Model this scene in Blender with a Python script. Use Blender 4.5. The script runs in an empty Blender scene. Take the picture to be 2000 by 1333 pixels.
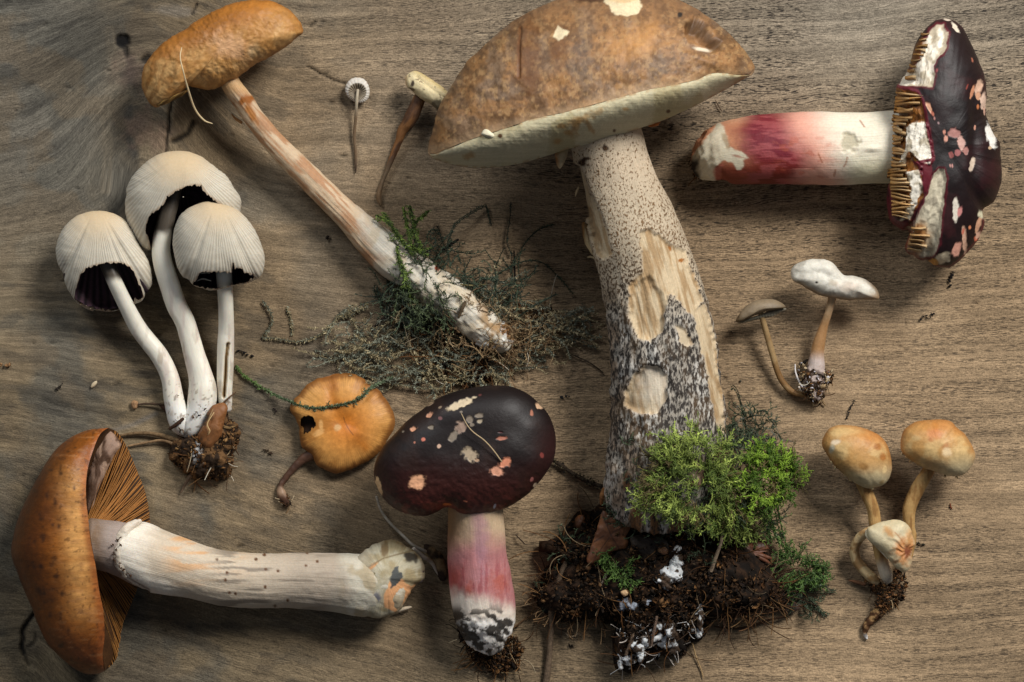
import bpy, math, random
import numpy as np
from mathutils import Vector

random.seed(7); RNG = np.random.default_rng(7)
SC = bpy.context.scene
S = 0.0002          # metres per photo pixel: the picture is 0.4 m wide
HC = 6000.0         # camera height in the same unit (1.2 m)

# ------------------------------------------------------------------ camera, light, exposure
cam = bpy.data.cameras.new('camera'); camo = bpy.data.objects.new('camera', cam)
SC.collection.objects.link(camo); SC.camera = camo
camo.location = (0, 0, HC * S); camo.rotation_euler = (0, 0, 0)
cam.sensor_width = 36; cam.lens = 36 * HC / 2000.0; cam.clip_start = 0.05; cam.clip_end = 50
w = bpy.data.worlds.new('World'); SC.world = w; w.use_nodes = True
bg = w.node_tree.nodes['Background']
bg.inputs[0].default_value = (0.78, 0.86, 1.0, 1); bg.inputs[1].default_value = 0.115
def area(name, loc, size, power, col):
    l = bpy.data.lights.new(name, 'AREA'); l.shape = 'RECTANGLE'; l.size, l.size_y = size
    l.energy = power; l.color = col
    o = bpy.data.objects.new(name, l); SC.collection.objects.link(o); o.location = loc
    o.rotation_euler = (Vector((0, 0, 0)) - Vector(loc)).to_track_quat('-Z', 'Y').to_euler()
area('window_light', (0.95, 1.10, 1.30), (0.6, 0.6), 50, (1.0, 0.972, 0.93))
area('second_window_light', (-0.85, 1.25, 1.1), (0.5, 0.5), 12.5, (0.93, 0.97, 1.0))
SC.view_settings.view_transform = 'Standard'; SC.view_settings.look = 'None'
SC.view_settings.exposure = 0.0; SC.view_settings.gamma = 1.0
SC.render.engine = 'CYCLES'
SC.cycles.max_bounces = 6; SC.cycles.diffuse_bounces = 3; SC.cycles.glossy_bounces = 2
SC.cycles.use_denoising = True

# ------------------------------------------------------------------ helpers
def lin(c):
    c = np.asarray(c, float) / 255.0
    return np.where(c <= 0.04045, c / 12.92, ((c + 0.055) / 1.055) ** 2.4)
def mix(a, b, t):
    t = np.clip(np.asarray(t, float), 0, 1)
    if t.ndim == 1: t = t[:, None]
    return a * (1 - t) + b * t
def ss(a, b, x):
    t = np.clip((x - a) / (b - a), 0, 1); return t * t * (3 - 2 * t)
def _h(i, j, k):
    n = (i.astype(np.int64) * 374761393 + j.astype(np.int64) * 668265263 + k.astype(np.int64) * 2147483647 * 3)
    n = (n ^ (n >> 13)) * 1274126177; n &= 0xffffffff
    n = (n ^ (n >> 16)) & 0xffffffff
    return n / 4294967295.0
def vn(x, y, z=0.0):
    x = np.asarray(x, float); y = np.asarray(y, float) + 0 * x; z = np.asarray(z, float) + 0 * x
    xi, yi, zi = np.floor(x), np.floor(y), np.floor(z)
    fx, fy, fz = x - xi, y - yi, z - zi
    fx = fx * fx * (3 - 2 * fx); fy = fy * fy * (3 - 2 * fy); fz = fz * fz * (3 - 2 * fz)
    r = 0
    for a in (0, 1):
        for b in (0, 1):
            for c in (0, 1):
                r = r + _h(xi + a, yi + b, zi + c) * (fx if a else 1 - fx) * (fy if b else 1 - fy) * (fz if c else 1 - fz)
    return r
def fbm(x, y, sc, oc=4, z=0.0, seed=0.0):
    r = 0; a = 0.5; t = 0; f = 1.0 / sc
    for i in range(oc):
        r = r + a * vn(np.asarray(x) * f + 17.3 * i + seed, np.asarray(y) * f + 5.1 * i, np.asarray(z) * f + 3.7 * i); t += a; a *= 0.5; f *= 2
    return r / t        # 0..1
def sdist(poly, X, Y):
    P = np.asarray(poly, float); Q = np.roll(P, -1, 0)
    d = np.full(X.shape, 1e9); ins = np.zeros(X.shape, bool)
    for (ax, ay), (bx, by) in zip(P, Q):
        ex, ey = bx - ax, by - ay; L = ex * ex + ey * ey + 1e-9
        t = np.clip(((X - ax) * ex + (Y - ay) * ey) / L, 0, 1)
        d = np.minimum(d, np.hypot(X - ax - t * ex, Y - ay - t * ey))
        if ay != by:
            c = ((ay > Y) != (by > Y)) & (X < (bx - ax) * (Y - ay) / (by - ay) + ax); ins ^= c
    return np.where(ins, d, -d)       # positive inside
def pm(poly, X, Y, soft=3, nz=4, nsc=9, seed=0):
    d = sdist(poly, X, Y) + nz * 2 * (fbm(X, Y, nsc, 3, seed=seed) - 0.5)
    return ss(-soft, soft, d)
def em(cx, cy, rx, ry, rot, X, Y, soft=0.15, nz=0.25, nsc=7):
    a = math.radians(rot); dx, dy = X - cx, Y - cy
    u = (dx * math.cos(a) + dy * math.sin(a)) / rx; v = (-dx * math.sin(a) + dy * math.cos(a)) / ry
    r = np.hypot(u, v) + nz * 2 * (fbm(X, Y, nsc, 3) - 0.5)
    return 1 - ss(1 - soft, 1 + soft, r)
def line_d(pts, X, Y):
    d = np.full(X.shape, 1e9)
    for (ax, ay), (bx, by) in zip(pts[:-1], pts[1:]):
        ex, ey = bx - ax, by - ay; L = ex * ex + ey * ey + 1e-9
        t = np.clip(((X - ax) * ex + (Y - ay) * ey) / L, 0, 1)
        d = np.minimum(d, np.hypot(X - ax - t * ex, Y - ay - t * ey))
    return d
def crom(pts, n, closed=False):
    """Catmull-Rom through the points (any dimension), resampled evenly to n points."""
    P = np.asarray(pts, float)
    if closed: P = np.vstack([P[-1], P, P[0], P[1]])
    else: P = np.vstack([2 * P[0] - P[1], P, 2 * P[-1] - P[-2]])
    out = []
    for i in range(1, len(P) - 2):
        t = np.linspace(0, 1, 24, endpoint=False)[:, None]
        a, b, c, d = P[i - 1], P[i], P[i + 1], P[i + 2]
        out.append(0.5 * ((2 * b) + (c - a) * t + (2 * a - 5 * b + 4 * c - d) * t ** 2 + (3 * b - a - 3 * c + d) * t ** 3))
    if not closed: out.append(P[-2][None])
    Q = np.vstack(out)
    if closed: Q = np.vstack([Q, Q[0]])
    L = np.concatenate([[0], np.cumsum(np.linalg.norm(np.diff(Q[:, :2], axis=0), axis=1) + 1e-6)])
    t = np.linspace(0, L[-1], n, endpoint=not closed)
    return np.stack([np.interp(t, L, Q[:, k]) for k in range(Q.shape[1])], 1)
def W(V):
    V = np.asarray(V, float); k = S * (1 - V[..., 2] / HC)
    return np.stack([(V[..., 0] - 1000) * k, -(V[..., 1] - 666.5) * k, V[..., 2] * S], -1)
def grid(nu, nv, closed=False):
    i = np.arange(nu - 1)[:, None]; j = np.arange(nv if closed else nv - 1)[None]
    j2 = (j + 1) % nv
    return np.stack([(i * nv + j), (i * nv + j2), ((i + 1) * nv + j2), ((i + 1) * nv + j)], -1).reshape(-1, 4)
def vnorm(V, F, ref=None):
    a, b, c = V[F[:, 0]], V[F[:, 1]], V[F[:, 2]]
    n = np.cross(b - a, c - a)
    if F.shape[1] == 4: n = n + np.cross(c - a, V[F[:, 3]] - a)
    N = np.zeros_like(V)
    for k in range(F.shape[1]):
        for q in range(3): N[:, q] += np.bincount(F[:, k], n[:, q], len(V))
    N = N / (np.linalg.norm(N, axis=1, keepdims=True) + 1e-12)
    if ref is not None and (N * (V - ref)).sum() < 0: N = -N
    return N

COL = SC.collection
def thing(name, label, cat, x, y, group=None):
    o = bpy.data.objects.new(name, None); COL.objects.link(o); o.empty_display_size = 0.01
    o.location = W(np.array([x, y, 0.0])); o['label'] = label; o['category'] = cat
    if group: o['group'] = group
    return o
def root_loc(o):
    v = np.zeros(3)
    while o is not None: v = v + np.array(o.location); o = o.parent
    return v
def mk(name, V, F, col, mat, parent=None, smooth=True, st=None, loc=None, extra=None, closed_fix=True, label=None, kind=None):
    """One mesh object from photo-unit vertices (x, y, height) and lists of n-gon arrays."""
    V = np.asarray(V, float)
    Fs = F if isinstance(F, list) else [F]; Fs = [f for f in Fs if len(f)]
    wv = W(V)
    if closed_fix:
        vol = 0
        for f in Fs: vol += np.einsum('ij,ij->i', wv[f[:, 0]] - wv.mean(0), np.cross(wv[f[:, 1]] - wv.mean(0), wv[f[:, 2]] - wv.mean(0))).sum()
        if vol < 0: Fs = [f[:, ::-1] for f in Fs]
    org = root_loc(parent) if parent is not None else (np.array(loc) if loc is not None else np.zeros(3))
    wv = wv - org
    me = bpy.data.meshes.new(name)
    me.vertices.add(len(wv)); me.vertices.foreach_set('co', wv.astype(np.float32).ravel())
    nl = sum(f.size for f in Fs); npoly = sum(len(f) for f in Fs)
    me.loops.add(nl); me.loops.foreach_set('vertex_index', np.concatenate([f.ravel() for f in Fs]).astype(np.int32))
    me.polygons.add(npoly)
    tot = np.concatenate([np.full(len(f), f.shape[1]) for f in Fs]); st0 = np.concatenate([[0], np.cumsum(tot)[:-1]])
    me.polygons.foreach_set('loop_start', st0.astype(np.int32))
    me.update(calc_edges=True)
    if smooth: me.polygons.foreach_set('use_smooth', np.ones(npoly, bool))
    c = np.asarray(col, float)
    if c.ndim == 1: c = np.tile(c, (len(V), 1))
    ca = np.ones((len(V), 4), np.float32); ca[:, :3] = np.clip(c, 0.0015, 0.95)
    a = me.attributes.new('col', 'FLOAT_COLOR', 'POINT'); a.data.foreach_set('color', ca.ravel())
    s_ = V if st is None else st
    a = me.attributes.new('st', 'FLOAT_VECTOR', 'POINT'); a.data.foreach_set('vector', np.asarray(s_, np.float32).ravel())
    for k, v in (extra or {}).items():
        if v.ndim == 2:
            cc = np.ones((len(V), 4), np.float32); cc[:, :3] = v
            a = me.attributes.new(k, 'FLOAT_COLOR', 'POINT'); a.data.foreach_set('color', cc.ravel())
        else:
            a = me.attributes.new(k, 'FLOAT', 'POINT'); a.data.foreach_set('value', v.astype(np.float32))
    me.materials.append(mat)
    o = bpy.data.objects.new(name, me); COL.objects.link(o)
    if parent is not None: o.parent = parent
    else: o.location = org
    if label: o['label'] = label
    if kind: o['kind'] = kind
    return o
def tag(o, label, cat, group=None):
    o['label'] = label; o['category'] = cat
    if group: o['group'] = group
    return o

# ------------------------------------------------------------------ materials
def material(name, rough=0.6, spec=0.35, fine=(0.12, 0.25), streak=(0.02, 0.25, 0.0), bump=(0.15, 0.4), sbump=0.0, sss=0.0, blotch=0.0, coat=0.0):
    """Colour comes from the 'col' attribute; noise adds grain, streaks along 'st' and relief.
    fine=(frequency per unit, amount), streak=(freq along, freq across, amount), bump=(frequency, strength)."""
    m = bpy.data.materials.new(name); m.use_nodes = True; nt = m.node_tree; N = nt.nodes; L = nt.links
    b = N['Principled BSDF']; b.inputs['Roughness'].default_value = rough
    b.inputs['Specular IOR Level'].default_value = spec
    if sss: b.inputs['Subsurface Weight'].default_value = sss; b.inputs['Subsurface Radius'].default_value = (1, .6, .35); b.inputs['Subsurface Scale'].default_value = 0.0018
    if coat: b.inputs['Coat Weight'].default_value = coat; b.inputs['Coat Roughness'].default_value = 0.18
    at = N.new('ShaderNodeAttribute'); at.attribute_name = 'col'
    tc = N.new('ShaderNodeTexCoord'); sc = N.new('ShaderNodeVectorMath'); sc.operation = 'SCALE'; sc.inputs['Scale'].default_value = 1 / S
    L.new(tc.outputs['Object'], sc.inputs[0])
    def noise(vec, f, det=4, ro=0.6):
        n = N.new('ShaderNodeTexNoise'); n.inputs['Scale'].default_value = f; n.inputs['Detail'].default_value = det; n.inputs['Roughness'].default_value = ro
        L.new(vec, n.inputs['Vector']); return n.outputs['Fac']
    def rng(v, a, b_, c, d):
        r = N.new('ShaderNodeMapRange'); r.inputs[1].default_value = a; r.inputs[2].default_value = b_; r.inputs[3].default_value = c; r.inputs[4].default_value = d
        L.new(v, r.inputs[0]); return r.outputs[0]
    def mul(c, f):
        x = N.new('ShaderNodeVectorMath'); x.operation = 'SCALE'; L.new(c, x.inputs[0]); L.new(f, x.inputs['Scale']); return x.outputs[0]
    c = at.outputs['Color']
    if fine[1]: c = mul(c, rng(noise(sc.outputs[0], fine[0], 5, 0.7), 0.3, 0.7, 1 - fine[1], 1 + fine[1]))
    if blotch: c = mul(c, rng(noise(sc.outputs[0], 0.02, 3), 0.3, 0.7, 1 - blotch, 1 + blotch))
    sa = N.new('ShaderNodeAttribute'); sa.attribute_name = 'st'
    mp = N.new('ShaderNodeMapping'); mp.inputs['Scale'].default_value = (streak[0], streak[1], 0.01)
    L.new(sa.outputs['Vector'], mp.inputs['Vector'])
    sn = noise(mp.outputs[0], 1.0, 4, 0.6)
    if streak[2]: c = mul(c, rng(sn, 0.3, 0.7, 1 - streak[2], 1 + streak[2]))
    L.new(c, b.inputs['Base Color'])
    bp = N.new('ShaderNodeBump'); bp.inputs['Strength'].default_value = bump[1]; bp.inputs['Distance'].default_value = 2.2 * S
    hgt = noise(sc.outputs[0], bump[0], 5, 0.65)
    if sbump:
        mm = N.new('ShaderNodeMath'); mm.operation = 'MULTIPLY_ADD'; mm.inputs[1].default_value = sbump; L.new(sn, mm.inputs[0]); L.new(hgt, mm.inputs[2]); hgt = mm.outputs[0]
    L.new(hgt, bp.inputs['Height']); L.new(bp.outputs[0], b.inputs['Normal'])
    m['nt'] = 1
    return m
M_flesh = material('mushroom_flesh', 0.62, 0.3, (0.2, 0.10), (0.012, 0.3, 0.10), (0.22, 0.35), 1.2, 0.12)
M_cap = material('mushroom_cap_skin', 0.55, 0.35, (0.10, 0.16), (0.01, 0.2, 0.05), (0.12, 0.3), 0.4, 0.08)
M_gloss = material('glossy_cap_skin', 0.5, 0.3, (0.12, 0.18), (0.01, 0.1, 0.05), (0.10, 0.3), 0.3, 0.0)
M_moist = material('moist_cap_skin', 0.4, 0.45, (0.06, 0.22), (0.03, 0.12, 0.16), (0.08, 0.35), 0.8, 0.04, blotch=.15)
M_silk = material('silky_striate_cap', 0.7, 0.2, (0.25, 0.06), (0.0, 0.0, 0.0), (0.3, 0.15), 0.0, 0.10)
M_smooth = material('smooth_white_stem', 0.42, 0.4, (0.15, 0.03), (0.008, 0.2, 0.06), (0.15, 0.12), 0.3, 0.2)
M_dull = material('dull_debris', 0.85, 0.15, (0.3, 0.3), (0.02, 0.3, 0.15), (0.3, 0.6), 0.4)
M_moss = material('moss', 0.6, 0.3, (0.15, 0.25), (0.0, 0.0, 0.0), (0.3, 0.2))
M_gill = material('gills', 0.6, 0.25, (0.15, 0.2), (0.0, 0.0, 0.0), (0.2, 0.3), 0, 0.1)

# ------------------------------------------------------------------ shape builders
def tube(name, path, mat, parent, colf, step=3.0, flat=1.0, disp=(0, 20), ridges=(0, 0), nang=None, loc=None, capr=(0.5, 0.5), label=None, extraf=None, kind=None, knobs=0.0, dispf=None):
    """Tapered stem along (x, y, height of axis, radius)."""
    P = np.asarray(path, float)
    L = np.linalg.norm(np.diff(P[:, :2], axis=0), axis=1).sum()
    n = max(8, int(L / step)); C = crom(P, n)
    R = C[:, 3]; rm = R.max()
    na = nang or int(np.clip(2 * math.pi * rm / step, 8, 300))
    # rounded ends: extra rings
    def endcap(c, tdir, r, fr):
        k = np.linspace(1, 0, 7)[1:] if rm > 4 else np.array([0.5, 0.0])
        return [(c + tdir * r * fr * math.sqrt(max(0, 1 - q * q)), max(q, 0.01) * r) for q in k]
    T = np.gradient(C[:, :3], axis=0); T /= np.linalg.norm(T, axis=1, keepdims=True) + 1e-9
    pts = [C[i, :3] for i in range(n)]; rs = list(R); ts = [T[i] for i in range(n)]
    for c_, r_ in endcap(C[-1, :3], T[-1], R[-1], capr[1]): pts.append(c_); rs.append(r_); ts.append(T[-1])
    for c_, r_ in endcap(C[0, :3], -T[0], R[0], capr[0]): pts.insert(0, c_); rs.insert(0, r_); ts.insert(0, T[0])
    pts, rs, ts = np.array(pts), np.array(rs), np.array(ts); n = len(pts)
    side = np.stack([-ts[:, 1], ts[:, 0], 0 * ts[:, 0]], 1); side /= np.linalg.norm(side, axis=1, keepdims=True) + 1e-9
    up = np.cross(ts, side); up *= np.sign(up[:, 2:3] + 1e-9)
    th = np.linspace(0, 2 * math.pi, na, endpoint=False)
    rr = rs[:, None] * np.ones(na)[None]
    if ridges[0]: rr = rr * (1 + ridges[1] * (vn(th[None] * ridges[0] / 6.28 + 0 * rr, np.arange(n)[:, None] * step / 90.0 + 0 * rr) - 0.5) * 2)
    V = pts[:, None] + side[:, None] * (np.cos(th)[None] * rr)[..., None] + up[:, None] * (np.sin(th)[None] * rr * flat)[..., None]
    V = V.reshape(-1, 3)
    F = grid(n, na, True); ref = np.repeat(pts, na, 0)
    if disp[0]:
        Nn = vnorm(V, F, ref); V = V + Nn * ((fbm(V[:, 0], V[:, 1], disp[1], 4, V[:, 2]) - 0.5) * 2 * disp[0])[:, None]
    if dispf: Nn = vnorm(V, F, ref); V = V + Nn * dispf(V)[:, None]
    V[:, 2] = np.maximum(V[:, 2], 0.6)
    al = np.repeat(np.concatenate([[0], np.cumsum(np.linalg.norm(np.diff(pts, axis=0), axis=1))]), na)
    ar = np.tile(th, n) * rm
    st = np.stack([al, np.minimum(ar, 2 * math.pi * rm - ar), 0 * al], 1)
    X, Y = V[:, 0], V[:, 1]
    col = colf(X, Y, al / al.max()) if callable(colf) else lin(colf)
    e = extraf(X, Y, al) if extraf else None
    caps = [np.arange(na)[None, :], (np.arange(na) + (n - 1) * na)[None, :]]
    return mk(name, V, [F, caps[0][:, ::-1], caps[1]], col, mat, parent, st=st, loc=loc, extra=e, label=label, kind=kind)

def outline_r(poly, cx, cy, n=720):
    P = crom(poly, 1500, True); a = np.arctan2(P[:, 1] - cy, P[:, 0] - cx); r = np.hypot(P[:, 0] - cx, P[:, 1] - cy)
    o = np.argsort(a); a, r = a[o], r[o]
    a = np.concatenate([a - 2 * math.pi, a, a + 2 * math.pi]); r = np.tile(r, 3)
    return lambda t: np.interp((t + math.pi) % (2 * math.pi) - math.pi, a, r)

def blob(name, poly, c, z0, hf, hb, mat, parent, colf, nt=360, ns=90, p=2.0, q=2.0, disp=(0, 30), hole=None, slope=(0, 0), apex=None, stria=None, dispf=None,
         scale=1.0, edge_n=0.0, label=None, loc=None, smooth=True, kind=None, noback=False, peak=(0, 0)):
    """Rounded solid whose outline is poly; front bulges hf up and back hb down from z0 (+slope)."""
    cx, cy = c; rf = outline_r(poly, cx, cy)
    th = np.linspace(-math.pi, math.pi, nt, endpoint=False)
    Rr = rf(th) * scale
    if edge_n: Rr = Rr + edge_n * 2 * (fbm(np.cos(th) * Rr + cx, np.sin(th) * Rr + cy, 9, 3) - 0.5)
    sf = np.sin(np.linspace(0.002, 1, ns) * math.pi / 2) ** 0.8; sb = np.linspace(1, 0.01, max(10, ns // 3))[1:]
    def sheet(s, sgn, H):
        X = cx + s[:, None] * Rr[None] * np.cos(th)[None] + peak[0] * 0; Y = cy + s[:, None] * Rr[None] * np.sin(th)[None]
        hgt = (1 - np.minimum(s, 1) ** p) ** (1 / q)
        zz = z0 + slope[0] * (X - cx) + slope[1] * (Y - cy)
        return np.stack([X, Y, zz + sgn * H * hgt[:, None] + 0 * X], -1).reshape(-1, 3)
    Vf = sheet(sf, 1, hf); Vb = sheet(sb, -1, hb)
    V = np.vstack([Vf, Vb]); F = grid(ns + len(sb), nt, True)
    V0 = V.copy()
    ap = apex or c
    def polar(V):
        a = np.arctan2(V[:, 1] - ap[1], V[:, 0] - ap[0]); d = np.hypot(V[:, 0] - ap[0], V[:, 1] - ap[1]); return a, d
    if disp[0]:
        Nn = vnorm(V, F, np.array([cx, cy, z0])); V = V + Nn * ((fbm(V[:, 0], V[:, 1], disp[1], 4, V[:, 2]) - 0.5) * 2 * disp[0])[:, None]
    if stria:
        Nn = vnorm(V, F, np.array([cx, cy, z0])); V = V + Nn * stria(V0)[:, None]
    if dispf:
        Nn = vnorm(V, F, np.array([cx, cy, z0])); V = V + Nn * dispf(V0)[:, None]
    V[:, 2] = np.maximum(V[:, 2], 0.6)
    if hole is not None:
        fc = V0[F].mean(1); isf = (np.arange(len(F)) < (ns - 1) * nt)
        d = sdist(hole, fc[:, 0], fc[:, 1]) + 2.5 * (vn(fc[:, 0] / 3.0, fc[:, 1] / 30.0) - 0.5) * 2
        F = F[~(isf & (d > 0))]
    a, dd = polar(V0)
    X, Y = V0[:, 0], V0[:, 1]
    col = colf(X, Y, a, dd) if callable(colf) else lin(colf)
    st = np.stack([dd, a * 60, 0 * a], 1)
    e = [(np.arange(nt))[None]] if True else []
    last = (ns + len(sb) - 1) * nt
    return mk(name, V, [F, np.arange(nt)[None, ::-1], (np.arange(nt) + last)[None]], col, mat, parent, st=st, label=label, loc=loc, smooth=smooth, kind=kind)

def fibers(paths, radii, cols, sides=4):
    """Many thin tapered tubes; returns V, F, col (to be joined)."""
    Vs, Fs, Cs = [], [], []; off = 0
    for P, r, c in zip(paths, radii, cols):
        P = np.asarray(P, float); n = len(P)
        T = np.gradient(P, axis=0); T /= np.linalg.norm(T, axis=1, keepdims=True) + 1e-9
        sd = np.stack([-T[:, 1], T[:, 0], 0 * T[:, 0]], 1); sd /= np.linalg.norm(sd, axis=1, keepdims=True) + 1e-6
        up = np.cross(T, sd); th = np.linspace(0, 2 * math.pi, sides, endpoint=False)
        rr = r * np.ones(n) if np.isscalar(r) else np.asarray(r)
        V = P[:, None] + (sd[:, None] * np.cos(th)[None, :, None] + up[:, None] * np.sin(th)[None, :, None]) * rr[:, None, None]
        Vs.append(V.reshape(-1, 3)); Fs.append(grid(n, sides, True) + off); Cs.append(np.tile(c, (n * sides, 1))); off += n * sides
    return np.vstack(Vs), np.vstack(Fs), np.vstack(Cs)
def wander(p0, d0, L, n, bend, zf, zmin=2, zmax=None):
    """Random curved path starting at p0 with heading d0 (radians)."""
    P = [np.array(p0, float)]; a = d0; b = RNG.normal(0, bend); s = L / n; zz = 0.0
    for i in range(n):
        b += RNG.normal(0, bend * 0.6); a += b
        zz += RNG.normal(0, zf)
        q = P[-1] + np.array([math.cos(a) * s, math.sin(a) * s, zz * s])
        if q[2] < zmin: q[2] = zmin; zz = abs(zz) * 0.3
        if zmax and q[2] > zmax: q[2] = zmax; zz = -abs(zz) * .3
        P.append(q)
    return np.array(P)
def leaflets(paths, every, size, c0, c1, spread=1.1):
    """Tiny pointed leaves standing off each strand, two triangles each."""
    Vs, Cs = [], []
    for P in paths:
        P = np.asarray(P); L = np.concatenate([[0], np.cumsum(np.linalg.norm(np.diff(P, axis=0), axis=1))])
        n = int(L[-1] / every)
        if n < 1: continue
        t = (np.arange(n) + RNG.random(n)) * every; t = t[t < L[-1]]; n = len(t)
        Q = np.stack([np.interp(t, L, P[:, k]) for k in range(3)], 1)
        T = np.stack([np.interp(t, L, np.gradient(P[:, k])) for k in range(3)], 1); T /= np.linalg.norm(T, axis=1, keepdims=True) + 1e-9
        rd = RNG.normal(size=(n, 3)); rd -= (rd * T).sum(1)[:, None] * T; rd /= np.linalg.norm(rd, axis=1, keepdims=True) + 1e-9
        d = T * 0.75 + rd * spread; d /= np.linalg.norm(d, axis=1, keepdims=True)
        s = size * (0.6 + 0.8 * RNG.random(n))[:, None]; wd = np.cross(d, RNG.normal(size=(n, 3))); wd /= np.linalg.norm(wd, axis=1, keepdims=True) + 1e-9
        k = RNG.random(n)[:, None]; c = c0 * (1 - k) + c1 * k
        a = Q - wd * s * 0.13; b_ = Q + wd * s * 0.13; m = Q + d * s * 0.6 + wd * s * 0.16; e = Q + d * s
        Vs.append(np.stack([a, b_, m, e], 1).reshape(-1, 3)); Cs.append(np.repeat(c, 4, 0))
    V = np.vstack(Vs); n = len(V) // 4
    F = np.arange(n * 4).reshape(n, 4)
    V[:, 2] = np.maximum(V[:, 2], 0.8)
    return V, F, np.vstack(Cs)
def join(*parts):
    Vs, Fs, Cs = [], [], []; off = 0
    for V, F, C in parts:
        Vs.append(V); Fs += [f + off for f in (F if isinstance(F, list) else [F])]; Cs.append(C); off += len(V)
    return np.vstack(Vs), Fs, np.vstack(Cs)
def moss_part(name, parent, strands, c0, c1, every=2.2, size=6, rad=0.8, label=None, spread=1.1):
    cs = [c0 * (1 - k) + c1 * k for k in RNG.random(len(strands))]
    V, F, C = join(fibers(strands, [rad] * len(strands), [c * 0.8 for c in cs], 3), leaflets(strands, every, size, c0, c1, spread))
    V[:, 2] = np.maximum(V[:, 2], 0.8)
    return mk(name, V, F, C, M_moss, parent, smooth=False, label=label, kind='stuff', closed_fix=False)
def inpoly(poly, n):
    P = np.asarray(poly, float); lo, hi = P.min(0), P.max(0); out = np.zeros((0, 2))
    while len(out) < n:
        q = lo + (hi - lo) * RNG.random((n * 3, 2)); out = np.vstack([out, q[sdist(poly, q[:, 0], q[:, 1]) > 0]])
    return out[:n]
def chips(C, size, cols, flatness=0.5, elong=1.6):
    """Angular crumbs (eight-sided lumps) at centres C."""
    n = len(C); base = np.array([[1, 0, 0], [-1, 0, 0], [0, 1, 0], [0, -1, 0], [0, 0, 1], [0, 0, -1]], float)
    fa = np.array([[0, 2, 4], [2, 1, 4], [1, 3, 4], [3, 0, 4], [2, 0, 5], [1, 2, 5], [3, 1, 5], [0, 3, 5]])
    s = size[:, None, None] * base[None] * np.stack([1 + (elong - 1) * RNG.random(n), 0.5 + 0.5 * RNG.random(n), flatness + 0 * RNG.random(n)], 1)[:, None]
    s = s * (0.75 + 0.5 * RNG.random((n, 6, 1)))
    q = RNG.normal(size=(n, 3, 3)); Q, _ = np.linalg.qr(q)
    V = np.einsum('nij,nkj->nki', Q, s) + C[:, None]
    V[..., 2] = np.maximum(V[..., 2], 0.7)
    F = (fa[None] + 6 * np.arange(n)[:, None, None]).reshape(-1, 3)
    return V.reshape(-1, 3), F, np.repeat(cols, 6, 0)
def pick(pal, n, wts=None):
    P = np.array([lin(c) for c in pal]); i = RNG.choice(len(pal), n, p=None if wts is None else np.array(wts) / sum(wts))
    return P[i] * (0.7 + 0.6 * RNG.random((n, 1)))
#PART

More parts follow.
